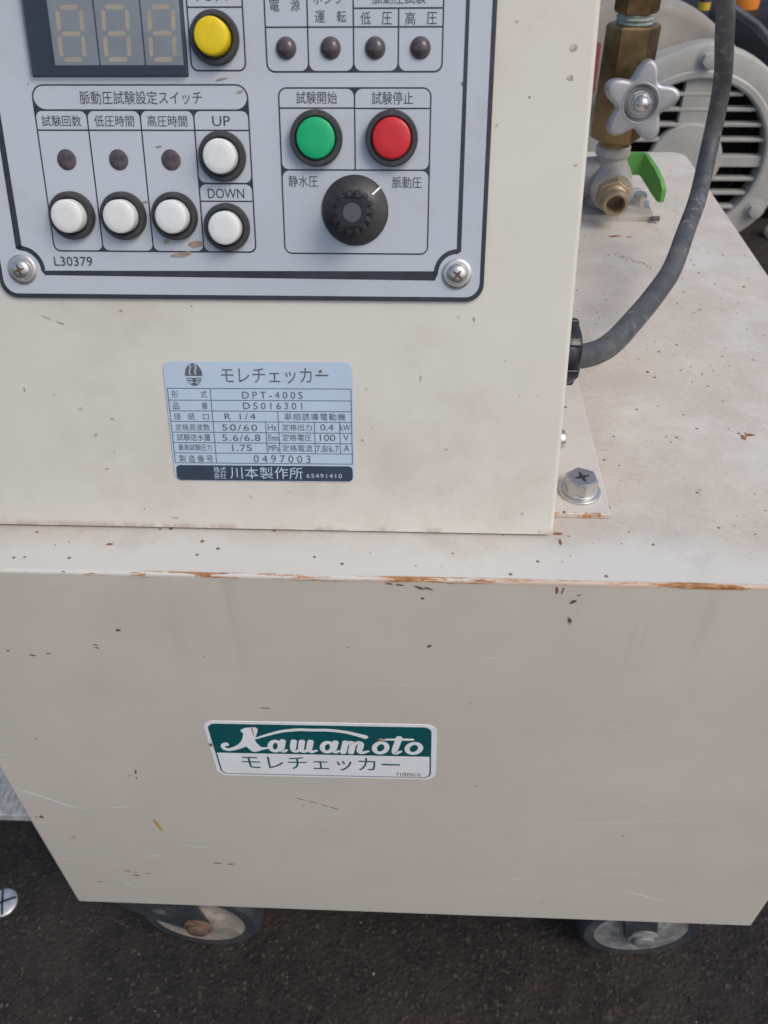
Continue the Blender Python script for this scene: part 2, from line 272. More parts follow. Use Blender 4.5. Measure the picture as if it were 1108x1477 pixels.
class MB:
    def __init__(s): s.v = []; s.f = []; s.sm = []; s.caps = set()
    def add(s, vs, fs, smooth=False):
        k = len(s.v); s.v += [tuple(p) for p in vs]; s.f += [tuple(i + k for i in f) for f in fs]; s.sm += [smooth] * len(fs); return s
    def poly(s, pts, fr, h):
        """flat filled outline, may be concave"""
        tri = geometry.tessellate_polygon([[Vector((x, y, 0)) for x, y in pts]])
        a = sum(pts[i][0] * pts[(i + 1) % len(pts)][1] - pts[(i + 1) % len(pts)][0] * pts[i][1] for i in range(len(pts)))
        out = []
        for t in tri:
            (x0, y0), (x1, y1), (x2, y2) = (pts[i] for i in t)
            out.append(t if (x1 - x0) * (y2 - y0) - (x2 - x0) * (y1 - y0) > 0 else t[::-1])
        return s.add([fr(x, y, h) for x, y in pts], out)
    def prism(s, pts, fr, h0, h1, ch=0.0, steps=1, both=False):
        """extruded outline with a rounded or chamfered rim"""
        n = len(pts)
        a = sum(pts[i][0] * pts[(i + 1) % n][1] - pts[(i + 1) % n][0] * pts[i][1] for i in range(n))
        if a < 0: pts = pts[::-1]
        nor = []
        for i in range(n):
            p, q, r = Vector(pts[i - 1]), Vector(pts[i]), Vector(pts[(i + 1) % n])
            e1 = (q - p).normalized(); e2 = (r - q).normalized()
            m = Vector((e1.y + e2.y, -e1.x - e2.x)); m = m.normalized() if m.length > 1e-6 else Vector((e1.y, -e1.x))
            c = max(.35, m.dot(Vector((e1.y, -e1.x)))); nor.append(m / c)
        prof = []
        if ch > 0:
            if both: prof += [(h0 + ch * (1 - math.cos(k * math.pi / 2 / steps)), ch * (1 - math.sin(k * math.pi / 2 / steps))) for k in range(steps + 1)]
            else: prof.append((h0, 0))
            prof += [(h1 - ch * (1 - math.sin(k * math.pi / 2 / steps)), ch * (1 - math.cos(k * math.pi / 2 / steps))) for k in range(steps + 1)]
        else: prof = [(h0, 0), (h1, 0)]
        base = len(s.v)
        for h, ins in prof:
            for p, m in zip(pts, nor): s.v.append(tuple(fr(p[0] - m.x * ins, p[1] - m.y * ins, h)))
        for r in range(len(prof) - 1):
            for i in range(n):
                j = (i + 1) % n; s.f.append((base + r * n + i, base + r * n + j, base + (r + 1) * n + j, base + (r + 1) * n + i)); s.sm.append(False)
        tl = geometry.tessellate_polygon([[Vector((x, y, 0)) for x, y in pts]])
        lb = base + (len(prof) - 1) * n
        for t in tl:
            (x0, y0), (x1, y1), (x2, y2) = (pts[i] for i in t)
            if (x1 - x0) * (y2 - y0) - (x2 - x0) * (y1 - y0) < 0: t = t[::-1]
            s.caps.update((len(s.f), len(s.f) + 1)); s.f.append(tuple(lb + i for i in t)); s.f.append(tuple(base + i for i in t[::-1])); s.sm += [False, False]
        return s
    def box(s, x0, x1, y0, y1, z0, z1, fr=W_, ch=0.0):
        return s.prism([(x0, y0), (x1, y0), (x1, y1), (x0, y1)], fr, z0, z1, ch, 1, both=ch > 0)
    def lathe(s, prof, fr, cx=0, cy=0, seg=40, smooth=True, cap0=True, cap1=True):
        """prof: (radius, height) along the frame's z"""
        k = len(s.v); n = len(prof)
        for r, h in prof:
            for i in range(seg):
                a = 2 * math.pi * i / seg; s.v.append(tuple(fr(cx + r * math.cos(a), cy + r * math.sin(a), h)))
        for j in range(n - 1):
            for i in range(seg):
                i2 = (i + 1) % seg; s.f.append((k + j * seg + i, k + j * seg + i2, k + (j + 1) * seg + i2, k + (j + 1) * seg + i)); s.sm.append(smooth)
        if cap0 and prof[0][0] > 0: s.f.append(tuple(k + i for i in range(seg))[::-1]); s.sm.append(False)
        if cap1 and prof[-1][0] > 0: s.f.append(tuple(k + (n - 1) * seg + i for i in range(seg))); s.sm.append(False)
        return s
    def tube(s, path, r, seg=14, radii=None):
        P = [Vector(p) / 1000 for p in path]; k = len(s.v); n = len(P); up = Vector((0, 0, 1)); prev = None
        for i in range(n):
            d = (P[min(i + 1, n - 1)] - P[max(i - 1, 0)]).normalized()
            if prev is None: x = d.cross(up if abs(d.z) < .9 else Vector((1, 0, 0))).normalized()
            else: x = (prev - d * prev.dot(d)).normalized()
            prev = x; y = d.cross(x); rr = (radii[i] if radii else r) / 1000
            for j in range(seg):
                a = 2 * math.pi * j / seg; s.v.append(tuple(P[i] + x * math.cos(a) * rr + y * math.sin(a) * rr))
        for i in range(n - 1):
            for j in range(seg):
                j2 = (j + 1) % seg; s.f.append((k + i * seg + j, k + i * seg + j2, k + (i + 1) * seg + j2, k + (i + 1) * seg + j)); s.sm.append(True)
        s.f.append(tuple(k + j for j in range(seg))[::-1]); s.f.append(tuple(k + (n - 1) * seg + j for j in range(seg))); s.sm += [False, False]
        return s
    def stroke(s, pts, wd, fr, h, closed=False, sub=6, caps=True):
        """flat pen stroke through the points; wd is one width or one per point"""
        P = spline(pts, sub, closed) if sub > 1 else [Vector(p) for p in pts]
        n = len(P); m = len(pts)
        def width(i):
            if not isinstance(wd, (list, tuple)): return wd
            t = i / (n - 1) * (m - 1); a = min(int(t), m - 2); return wd[a] + (wd[a + 1] - wd[a]) * (t - a)
        k = len(s.v)
        for i in range(n):
            if closed: d = P[(i + 1) % n] - P[i - 1]
            else: d = P[min(i + 1, n - 1)] - P[max(i - 1, 0)]
            d = d.normalized(); nn = Vector((-d.y, d.x)) * width(i) / 2
            sc_ = 1.0
            if 0 < i < n - 1 or closed:
                e = (P[(i + 1) % n] - P[i]).normalized(); sc_ = 1 / max(.5, abs(nn.normalized().dot(Vector((-e.y, e.x)))))
            nn *= sc_
            s.v.append(tuple(fr(*(P[i] + nn), h))); s.v.append(tuple(fr(*(P[i] - nn), h)))
        for i in range(n if closed else n - 1):
            j = (i + 1) % n; s.f.append((k + 2 * i, k + 2 * i + 1, k + 2 * j + 1, k + 2 * j)); s.sm.append(False)
        if caps and not closed and sub > 1:
            for c, d, r in ((P[0], P[0] - P[1], width(0) / 2), (P[-1], P[-1] - P[-2], width(n - 1) / 2)):
                a0 = math.atan2(d.y, d.x)
                q = [(c.x + r * math.cos(a0 - math.pi / 2 + math.pi * i / 8), c.y + r * math.sin(a0 - math.pi / 2 + math.pi * i / 8)) for i in range(9)]
                s.add([fr(x, y, h) for x, y in q], [tuple(range(9))])
        return s
    def obj(s, name, mat, parent=None, label=None, mw=None, smooth_angle=None):
        me = bpy.data.meshes.new(name); me.from_pydata(s.v, [], s.f)
        me.polygons.foreach_set('use_smooth', s.sm if smooth_angle is None else [i not in s.caps for i in range(len(s.f))])
        me.update(); me.validate()
        if smooth_angle is not None: me.set_sharp_from_angle(angle=math.radians(smooth_angle))
        elif any(s.sm): me.set_sharp_from_angle(angle=math.radians(38))
        if isinstance(mat, str): mat = M[mat]
        me.materials.append(mat)
        o = bpy.data.objects.new(name, me); col.objects.link(o); o.parent = parent
        if mw is not None: o.matrix_basis = mw
        if label: o['label'] = label
        return o

def spline(pts, sub=6, closed=False):
    P = [Vector(p) for p in pts]; n = len(P); out = []
    for i in range(n if closed else n - 1):
        p0 = P[i - 1] if (i > 0 or closed) else P[0] * 2 - P[1]; p1 = P[i]; p2 = P[(i + 1) % n]
        p3 = P[(i + 2) % n] if (i + 2 < n or closed) else P[-1] * 2 - P[-2]
        for k in range(sub):
            t = k / sub; t2 = t * t; t3 = t2 * t
            out.append(.5 * (2 * p1 + (p2 - p0) * t + (2 * p0 - 5 * p1 + 4 * p2 - p3) * t2 + (3 * p1 - p0 - 3 * p2 + p3) * t3))
    if not closed: out.append(P[-1])
    return out

def rrect(x0, x1, y0, y1, r=2.0, n=6):
    """rounded rectangle; r is one radius or (bl, br, tr, tl)"""
    R = (r,) * 4 if not isinstance(r, (tuple, list)) else r
    out = []
    for (cx, cy, sx, sy, a0), q in zip(((x0, y0, 1, 1, 180), (x1, y0, -1, 1, 270), (x1, y1, -1, -1, 0), (x0, y1, 1, -1, 90)), R):
        if q <= 0: out.append((cx, cy)); continue
        for i in range(n + 1):
            a = math.radians(a0 + 90 * i / n); out.append((cx + sx * q + q * math.cos(a), cy + sy * q + q * math.sin(a)))
    return out
def ngon(r, n, rot=0.0, cx=0, cy=0): return [(cx + r * math.cos(rot + 2 * math.pi * i / n), cy + r * math.sin(rot + 2 * math.pi * i / n)) for i in range(n)]
def empty(name, loc, label, cat, group=None):
    o = bpy.data.objects.new(name, None); col.objects.link(o); o.location = loc; o.empty_display_size = .05
    o['label'] = label; o['category'] = cat
    if group: o['group'] = group
    return o
def copy_part(src, parent, mw, deep=True):
    c = src.copy(); col.objects.link(c); c.parent = parent; c.matrix_basis = mw
    if deep:
        for ch in src.children:
            d = ch.copy(); col.objects.link(d); d.parent = c
    return c
def stuff(o): o['kind'] = 'stuff'; return o

# ---- flat lettering: every entry (text, centre x, centre y, width, height) is fitted to its measured box
def lettering(name, entries, fr, h, mat, parent, bold=0.0, spacing=1.0):
    obs = []
    for e in entries:
        c = bpy.data.curves.new('lettering', 'FONT'); c.body = e[0]; c.offset = bold; c.resolution_u = 3
        if len(e) > 5: c.space_character = e[5]
        else: c.space_character = spacing
        o = bpy.data.objects.new('lettering', c); col.objects.link(o); obs.append(o)
    bpy.context.view_layer.update(); dg = bpy.context.evaluated_depsgraph_get()
    made = []
    for e, o in zip(entries, obs):
        mb = MB(); me = o.evaluated_get(dg).to_mesh(); V = [v.co.copy() for v in me.vertices]; F = [tuple(p.vertices) for p in me.polygons]
        x0 = min(v.x for v in V); x1 = max(v.x for v in V); y0 = min(v.y for v in V); y1 = max(v.y for v in V)
        sx = e[3] / (x1 - x0); sy = e[4] / (y1 - y0) if (y1 - y0) > .2 else sx
        mb.add([fr(e[1] + (v.x - (x0 + x1) / 2) * sx, e[2] + (v.y - (y0 + y1) / 2) * sy, h) for v in V], F)
        made.append(mb)
    for o in obs:
        c = o.data; bpy.data.objects.remove(o); bpy.data.curves.remove(c)
    return [mb.obj(name, mat, parent) for mb in made]

# ================================================================ the ground
g = MB(); g.add([(-12, -6, 0), (12, -6, 0), (12, 18, 0), (-12, 18, 0)], [(0, 1, 2, 3)])
ground = g.obj('ground', 'ground'); ground['kind'] = 'structure'; ground['label'] = 'dark brown damp asphalt ground under the machine'

# ================================================================ the pressure test pump
pump = empty('test_pump', (0, 0, 0), 'beige wheeled pressure test pump with sloping control console and brass valve', 'test pump')

# ---- cabinet: an open-bottomed sheet skirt with a folded top
def skirt():
    m = MB(); pts = rrect(-225, 225, 0, 515, (2.5, 2.5, 13, 13), 5); n = len(pts)
    m.prism(pts, W_, 88, ZT, 1.5, 4)
    keep = [i for i, f in enumerate(m.f) if not all(k < n for k in f)]
    m.f = [m.f[i] for i in keep]; m.sm = [m.sm[i] for i in keep]; m.caps = set()
    inn = rrect(-223.2, 223.2, 1.8, 513.2, (1, 1, 11, 11), 5); k = len(m.v)
    m.v += [tuple(W_(x, y, 88)) for x, y in inn] + [tuple(W_(x, y, 400)) for x, y in inn]
    for i in range(n):
        j = (i + 1) % n
        m.f.append((j, i, k + i, k + j)); m.f.append((k + j, k + i, k + n + i, k + n + j)); m.sm += [False, False]
    m.f.append(tuple(k + n + i for i in range(n))[::-1]); m.sm.append(False)
    return m
cabinet = skirt().obj('cabinet', 'cabinet', pump, smooth_angle=35)
MB().box(-221, 221, 5, 509, 118, 123).obj('underframe', 'fork', pump)

# marks of wear on the cabinet front, each with a shape of its own
def blob(m, fr, x, y, rx, ry, rot, h, n=9):
    pts = []
    for i in range(n):
        a = 2 * math.pi * i / n; q = random.uniform(.65, 1.15); px, py = rx * q * math.cos(a), ry * q * math.sin(a)
        pts.append((x + px * math.cos(rot) - py * math.sin(rot), y + px * math.sin(rot) + py * math.cos(rot)))
    m.poly(pts, fr, h)
chips = MB(); halo = []
for x, y, rx, ry, ro in ((-11.4, -2.6, 1.6, .5, -.2), (-7.1, -3.2, 1.7, .5, -.1), (.8, -4.6, 2.2, .7, -.5), (4.6, -5, 1.8, .6, -.4), (2.4, -11, .8, .7, 0), (64.5, -11.1, 1.6, .9, .8), (66.3, -6.9, .9, .5, 0.4),
                         (64.7, -22.8, .8, 1.8, .2), (-131.8, -35.9, .9, .6, 0), (-148.9, -153.9, .7, 2.2, -.2), (-149.8, -160, .5, .9, 0), (-153, -158, .9, .5, .4), (-215.9, -206.7, 1.3, 1.5, 0), (-219, -207, .7, .8, 0),
                         (-202.8, -230, 1.2, .7, .3), (-206, -231.5, .6, .5, 0), (-120, -258, 3.2, .7, -.1), (-112, -258.6, 2.6, .6, .1), (-61, -184, .6, .6, 0), (34, -158, .5, .5, 0), (120, -207, .5, .7, 0),
                         (-186.4, -52.5, .9, .6, .3), (-175.7, -55.6, 1.6, .5, -.2), (-168, -54, 1.2, .4, 0), (-201, -290, 2.6, .35, 0), (86, -296, .6, .6, 0), (-30, -44, .5, .5, 0), (6, -42, .8, 1.1, -.8), (-96, -53, .4, .4, 0)):
    blob(chips, FRONT, x, y, rx, ry, ro, .12)
    if rx + ry > 1.6: halo.append((x, y, rx * 1.35, ry * 1.7, ro))
for i in range(8): blob(chips, FRONT, random.uniform(-215, 215), random.uniform(-310, -12), random.uniform(.2, .55), random.uniform(.2, .5), random.uniform(0, 3), .12, 6)
for x, y in ((-62, -177), (-55, -180), (-48.5, -183.5), (-43, -186)): blob(chips, FRONT, x, y, 3.4, .35, -.45, .12)
stuff(chips.obj('paint_chips', 'chip', cabinet))
scr = MB()
for L, wd in (([(-223.3, -175.4), (-212.3, -180.7), (-195.7, -192.7), (-182, -198.9)], 1.1), ([(-174.5, -194.5), (-165, -192.2), (-157.3, -191.1)], .6), ([(-140.5, -235.2), (-129, -237.3), (-118.6, -238.1)], .8), ([(-161.5, -251), (-152.3, -250.4)], .9),
              ([(-216.8, -257.8), (-207.1, -264.6)], .7), ([(-192.5, -275.9), (-184, -291), (-176.8, -308.1)], .6), ([(71.7, -196.7), (106, -193), (140.1, -188.3), (184.3, -177.8)], .5), ([(82.1, -251.3), (120, -252.6), (157.8, -251.9)], .5),
              ([(131.2, -276.9), (145, -281.7), (161.3, -291.5)], 1.0), ([(61.2, -266), (82.4, -264.3)], .5), ([(143.6, -55.1), (149.7, -49.9)], .5), ([(31, -49.8), (38.6, -49)], .5), ([(-63.5, -171.7), (-47.9, -180.4)], .3),
              ([(-200, -291), (-196, -309)], .5), ([(-186, -262), (-182, -272)], .5), ([(-212, -252), (-186, -252)], .4), ([(-225, -139), (-214, -141)], .6), ([(95, -100), (140, -104)], .3), ([(-20, -70), (45, -73)], .3), ([(28, -215), (60, -213)], .3)):
    scr.stroke(L, [wd * .3] + [wd] * (len(L) - 2) + [wd * .25] if len(L) > 2 else [wd, wd * .3], FRONT, .10)
stuff(scr.obj('pale_scratches', 'scratch', cabinet))
ys = MB(); ys.poly([(-150.2, -206), (-148.6, -205.4), (-147, -212), (-146.4, -219.5), (-147.8, -217.5), (-149.6, -211)], FRONT, .13)
stuff(ys.obj('yellow_scuff', 'yscuff', cabinet))
rs = MB()
for x, y, rx, ry, ro in ((-179.5, -273, 2.4, .6, -.2), (-174.8, -274.6, 1.6, .5, -.2), (-175, -278.8, 3, .8, 0), (-166, -275.4, 2.8, .45, -.1), (57, -4.5, .8, 2.8, .1), (59.4, -4.2, .5, 2.6, -.2), (-144.5, -46.9, 1.4, .45, -.3), (-144.2, -49, 1.5, .4, -.3),
                         (-131.6, -36.4, 1.3, .8, 0), (-72, -92, 3, .5, 0), (-195, -125, .8, .6, 0), (-223, -150, .6, 3.5, 0), (165, -2.6, 6, 1.2, .05)):
    blob(rs, FRONT, x, y, rx, ry, ro, .11)
stuff(rs.obj('rust_marks', 'rscuff', cabinet))
hm = MB()
for q in halo: blob(hm, FRONT, *q, .07)
stuff(hm.obj('chip_halos', worn('bare_primer', (0.50, 0.42, 0.34), .7, 0, .2, 300, .1), cabinet))
tm = MB()
for x, y, r in ((123.9, 159.6, 2.1), (127.5, 158.9, .9), (157.4, 132.3, 1.0), (162.7, 106.3, .6), (172.5, 185.5, 1.3), (169.9, 167, 1.1), (187.1, 265.3, 1.6), (204.4, 261.8, 1.8), (159.8, 167.5, .9), (138.6, 187, .8), (98.3, 255.1, 1.5), (76, 208, 1.2), (98, 203, 1.1), (104, 212, 1.3),
                (186, 245, 1.1), (195, 240, 1.0), (150, 76, .7), (128, 60, .8), (176, 66, 1.0), (110, 92, .8), (93, 66, .7), (196, 150, .9), (205, 190, .9), (60, 12, .8), (-20, 15, .7), (10, 8, .6), (-150, 18, .9), (175, 28, .9), (137, 36, .7), (100, 24, .6)):
    blob(tm, TOP, x, y, r * .62, r * random.uniform(.3, .5), random.uniform(0, 3), .12)
for i in range(46): blob(tm, TOP, random.uniform(132, 156) - 0, 0, .1, .1, 0, -.5, 5) if False else blob(tm, TOP, 131 + i * .46 + random.uniform(-1, 1), 309 - i * .42 + random.uniform(-3.2, 3.2), random.uniform(.3, 1.0), random.uniform(.2, .6), random.uniform(0, 3), .12, 6)
blob(tm, TOP, 168, 82, .5, 3.8, .5, .12)
stuff(tm.obj('paint_chips', 'chip', cabinet))
tr = MB()
for x, y, rx, ry in ((136, 338, 5.5, 1.6), (146, 337, 3, 1), (162.7, 103, 3, 1.2), (159, 101, 1.6, 2.2), (-132, 17, 1.6, .8), (60, 29, 2.5, 1), (60.5, 24, .8, 2)): blob(tr, TOP, x, y, rx, ry, .1, .11)
stuff(tr.obj('rust_marks', 'rscuff', cabinet))

# ---- console housing: sloping front, boxed back
def console_mesh():
    s, c = math.sin(LAM), math.cos(LAM); L = 262
    pts = [(27, ZT + 1.4), (205, ZT + 1.4), (205, ZT + 2 + L * c), (27 + L * s, ZT + 2 + L * c)]
    fr = Frame((0, 0, 0), (0, 1, 0), (0, 0, 1), (1, 0, 0))
    return MB().prism(pts, fr, -199, 58, 2.2, 5, both=True)
console = console_mesh().obj('console', 'console', pump, smooth_angle=35)
cm = MB()
for x, s, rx, ry, ro in ((-71.5, 14.5, .35, 1.5, .35), (-23.5, 40.5, .9, .7, 0), (-.2, 66.5, .3, 2.2, -.15), (-22, 62, .7, .6, 0), (11, 37, .9, .8, 0), (44, 9, 1.0, .8, 0), (-140, 52, 1.6, .9, .3), (-127, 48, 1.3, .7, 0), (-150, 58, .9, .7, 0), (-135, 41, 1.1, .8, .4), (-132, 26, 1.1, .8, 0), (-128, 34, .6, 1.3, 0),
                         (-148, 89, 3.2, .35, -.4), (-143, 87, 3, .3, -.3), (-118, 92, 1.1, .7, 0), (-90, 94, .6, .6, 0), (-162, 60, .5, 1.6, .1), (-105, 4, 2.2, .4, -.1), (-118, 8, .8, .6, 0), (50, 182, 2.1, 1.8, 0), (49.5, 173, 1.7, 1.6, 0), (36, 167, .8, .6, 0), (25, 158, .6, .5, 0), (30, 190, .8, .7, 0), (54, 145, .8, .6, 0), (20, 90, .4, 1.8, .2), (33, 74, .8, .5, 0)):
    blob(cm, CON, x, s, rx * .72, ry * .72, ro, .12)
for i in range(16): blob(cm, CON, random.uniform(-190, 52), random.choice((random.uniform(2, 20), random.uniform(4, 92))), random.uniform(.15, .5), random.uniform(.15, .4), random.uniform(0, 3), .12, 6)
stuff(cm.obj('dirt_marks', worn('dirt_mark', (0.45, 0.40, 0.35), .7, 0, .4, 300, .05), console))

# ---- control panel
panel = MB().prism(rrect(-164, 23, 96.8, 236, 6.5, 8), CON, 0, 1.5, .3).obj('control_panel', 'ink', pump)
sheet = MB().poly(rrect(-162.3, 21.3, 98.5, 234.3, 5.2, 8), CON, 1.58).obj('printed_sheet', 'sheet', panel)
fr_ink = MB(); cells = MB()
# heavy border line that steps round the screws
bl = [(-154.2, 228), (-154.2, 115.2)] + [(-154 + 8.0 * math.cos(a), 107.4 + 8.0 * math.sin(a)) for a in [math.radians(90 - 9 * i) for i in range(11)]] + [(-145.6, 106.3), (4.4, 106.3)]
bl += [(12.7 - 8.0 * math.cos(a), 107.2 + 8.0 * math.sin(a)) for a in [math.radians(9 * i) for i in range(11)]] + [(13.1, 115.2), (13.1, 228), (-154.2, 228)]
fr_ink.stroke(bl, 1.7, CON, 1.66, sub=1)
def cell(x0, x1, y0, y1, r, lines=()):
    cells.poly(rrect(x0, x1, y0, y1, r, 5), CON, 1.74)
    for ly in lines: fr_ink.stroke([(x0 - .1, ly), (x1 + .1, ly)], .5, CON, 1.80, sub=1)
LW = .55
fr_ink.poly(rrect(-140.7, -63.0, 114.2, 171.0, (2.6, 2.6, 4.4, 4.4)), CON, 1.66)
cell(-140.7 + LW, -63.0 - LW, 163.0, 171.0 - LW, 3.9)
cu = (-140.7, -121.6, -102.3, -83.0, -63.0)
for i in range(3): cell(cu[i] + (LW if i == 0 else LW / 2), cu[i + 1] - LW / 2, 114.2 + LW, 162.4, 2.2, (156.2,))
cell(cu[3] + LW / 2, cu[4] - LW, 138.8, 162.4, 2.2, (156.2,)); cell(cu[3] + LW / 2, cu[4] - LW, 114.2 + LW, 138.2, 2.2, (132.4,))
fr_ink.poly(rrect(-56.1, 5.2, 174.5, 212, 2.8), CON, 1.66)
lu = (-56.1, -41.3, -25.6, -10.2, 5.2)
for i in range(4):
    top_s = 212 - LW if i < 2 else 193.8 - LW / 2
    cell(lu[i] + (LW if i == 0 else LW / 2), lu[i + 1] - (LW if i == 3 else LW / 2), 174.5 + LW, top_s, (2.4, 2.4, 0, 0) if i > 1 else (2.4, 2.4, 1.5, 1.5), (188.3,))
cell(lu[2] + LW / 2, lu[4] - LW, 193.8 + LW / 2, 212 - LW, (0, 0, 2.2, 1.5))
fr_ink.poly(rrect(-52.5, 1.6, 113.9, 170.0, 3.0), CON, 1.66)
cell(-52.5 + LW, -25.45 - LW / 2, 143.2 + LW / 2, 170 - LW, (2.2, 0, 2.4, 2.4), (163.4,)); cell(-25.45 + LW / 2, 1.6 - LW, 143.2 + LW / 2, 170 - LW, (0, 2.2, 2.4, 2.4), (163.3,))
cell(-52.5 + LW, 1.6 - LW, 113.9 + LW, 143.2 - LW / 2, 2.3)
fr_ink.poly(rrect(-82.7, -63.1, 174.9, 203, 2.6), CON, 1.66); cell(-82.7 + LW, -63.1 - LW, 174.9 + LW, 203 - LW, 2.1, (194.3,))
fr_ink.obj('printed_frame', 'ink', panel); cells.obj('printed_field', 'sheet', panel)
lettering('lettering', PANEL_TEXT, CON, 1.84, 'text', panel, bold=.0)
dust = MB()
for x, s, rx, ry in ((-92, 113.5, 5, 1.0), (-86, 117, 3, 1.4), (-97, 118, 1.6, .8), (-96.5, 150.8, 1.3, .5), (-103.5, 132, 2.4, .5), (-66, 168.5, 1.3, .5), (-72, 172.6, 2.6, .4), (-80, 119.5, .9, 2)): blob(dust, CON, x, s, rx, ry, .2, 1.9)
stuff(dust.obj('grime_marks', worn('grime_brown', (0.33, 0.27, 0.215), .7, 0, .2, 200, .05), panel))

# ---- digital display
disp = MB().prism(rrect(-139.3, -83.6, 173.2, 207, .5, 2), CON, 1.5, 2.0, .15).obj('display_window', 'window', pump)
for i, (x0, x1) in enumerate(((-130.5, -114.8), (-114.3, -98.7), (-98.2, -85.0))):
    MB().prism(rrect(x0, x1, 176.8, 201.0, .3, 2), CON, 2.0, 2.3, .08).obj('digit_module', 'module', disp)
    dg = MB(); cx = (-123.4, -107.5, -91.6)[i]; cy = 186.5; hw, hh, t_ = 4.1, 7.9, 1.45; sl = .045
    def sg(pts): dg.poly([(cx + x + sl * y, cy + y) for x, y in pts], CON, 2.36)
    for yy in (-hh, 0, hh): sg([(-hw + .7, yy), (-hw + 1.4, yy - t_ / 2), (hw - 1.4, yy - t_ / 2), (hw - .7, yy), (hw - 1.4, yy + t_ / 2), (-hw + 1.4, yy + t_ / 2)])
    for xx in (-hw, hw):
        for y0, y1 in ((-hh + .7, -.7), (.7, hh - .7)): sg([(xx, y0), (xx + t_ / 2, y0 + .7), (xx + t_ / 2, y1 - .7), (xx, y1), (xx - t_ / 2, y1 - .7), (xx - t_ / 2, y0 + .7)])
    dg.obj('digit_segments', 'segment', disp)
MB().prism(rrect(-139.0, -83.9, 173.5, 206.7, .4, 2), CON, 3.0, 3.6).obj('clear_cover', 'pane', disp)

# ---- push buttons: bezel with a cap
L0 = Frame((0, 0, 0), (1, 0, 0), (0, 1, 0), (0, 0, 1))
def button(u, s, mat, big, label):
    if big:
        bz = MB().lathe([(9.3, 0), (9.3, 3.2), (8.8, 3.9), (7.5, 3.9), (7.2, 3.5), (7.2, 1.0)], L0, seg=48, cap1=False); cp = [(6.85, .5), (6.85, 4.6), (6.55, 5.2), (6.0, 5.45), (3, 5.5), (0, 5.52)]
    else:
        bz = MB().lathe([(8.5, 0), (8.5, 2.5), (8.1, 3.2), (7.0, 3.2), (6.6, 2.8), (6.6, .6)], L0, seg=48, cap1=False); cp = [(5.85, .5), (5.85, 6.6), (5.65, 7.05), (5.25, 7.3), (3, 7.36), (0, 7.38)]
    b = bz.obj('push_button', 'bezel', pump, label, CON.at(u, s, 1.5))
    MB().lathe([(6.9, 1.2), (6.85, 1.2), (0, 1.2)], L0, seg=32, cap0=False).obj('button_well', 'black', b)
    MB().lathe(cp, L0, seg=48).obj('button_cap', mat, b)
    return b
for u in (-131.4, -112.0, -92.7): button(u, 127.2, 'white', False, 'white push button in black bezel')
for s in (147.6, 123.4): button(-73.4, s, 'white', False, 'white push button in black bezel')
button(-73.4, 185.0, 'yellow', False, 'yellow push button in black bezel')
button(-39.1, 153.6, 'green', True, 'green push button in black bezel'); button(-12.2, 153.6, 'red', True, 'red push button in black bezel')

# ---- indicator lamps
for u, s, dome in [(u, 146.4, 0) for u in (-131.0, -111.8, -92.5)] + [(u, 182, 1) for u in (-48.9, -33.5, -18.1, -2.6)]:
    pr = [(3.55, 0), (3.55, .45), (3.3, .6), (1.5, .75), (0, .8)] if not dome else [(3.55, 0), (3.55, .6), (3.0, 1.5), (2.0, 2.2), (1.0, 2.5), (0, 2.6)]
    MB().lathe(pr, L0, seg=32).obj('indicator_lamp', 'lamp', pump, None, CON.at(u, s, 1.5))

# ---- selector knob
kn = MB(); kn.lathe([(12.2, 0), (12.3, .9), (11.8, 1.6), (8.0, 3.4), (7.4, 3.8)], L0, seg=64)
flute = []
for i in range(14 * 8):
    a = 2 * math.pi * i / 112; d = abs(((i % 8) - 4) / 4.0); flute.append(((7.4 - 1.35 * max(0, 1 - (d * 1.7) ** 2)) * math.cos(a), (7.4 - 1.35 * max(0, 1 - (d * 1.7) ** 2)) * math.sin(a)))
knob = kn.obj('selector_knob', 'bezel', pump, None, CON.at(-25.6, 129.4, 1.5))
MB().prism(flute, L0, 3.2, 15.5, .8, 3).obj('fluted_grip', 'black', knob)
MB().lathe([(3.4, 15.3), (3.2, 15.62), (0, 15.66)], L0, seg=32).obj('grip_centre', 'knobtop', knob)
a = math.radians(41); fl_k = Frame((0, 0, 0), (math.cos(a), math.sin(a), 0), (-math.sin(a), math.cos(a), 0), (0, 0, 1))
pm = MB(); pm.add([fl_k(8.6, -.28, 3.30), fl_k(11.8, -.28, 1.70), fl_k(12.25, -.28, 1.1), fl_k(12.25, .28, 1.1), fl_k(11.8, .28, 1.70), fl_k(8.6, .28, 3.30)], [(0, 1, 4, 5), (1, 2, 3, 4)])
pm.obj('pointer_line', 'stk', knob)

# ---- Phillips pan-head screws on the panel
def cross_recess(m, fr, h, r, t, fac=1.0):
    for k in range(2):
        f2 = Frame((0, 0, 0), (math.cos(k * math.pi / 2), math.sin(k * math.pi / 2), 0), (-math.sin(k * math.pi / 2), math.cos(k * math.pi / 2), 0), (0, 0, 1))
        m.poly([(-r, -t * .35), (-t * .6, -t), (t * .6, -t), (r, -t * .35), (r, t * .35), (t * .6, t), (-t * .6, t), (-r, t * .35)], f2, h + k * .02)
for u, s, ro in ((-154.0, 107.6, .3), (12.7, 107.1, .9)):
    sw = MB().lathe([(5.5, 0), (5.5, .7), (5.2, .95), (4.2, 1.0)], L0, seg=40).obj('panel_screw', 'steel', pump, None, CON.at(u, s, 1.6, ro))
    MB().lathe([(3.9, .9), (3.9, 1.7), (3.5, 2.5), (2.6, 3.1), (1.3, 3.4), (0, 3.45)], L0, seg=36).obj('screw_head', 'steel', sw)
    cr = MB(); cross_recess(cr, L0, 3.47, 2.1, .55); cr.obj('cross_recess', 'recess', sw)

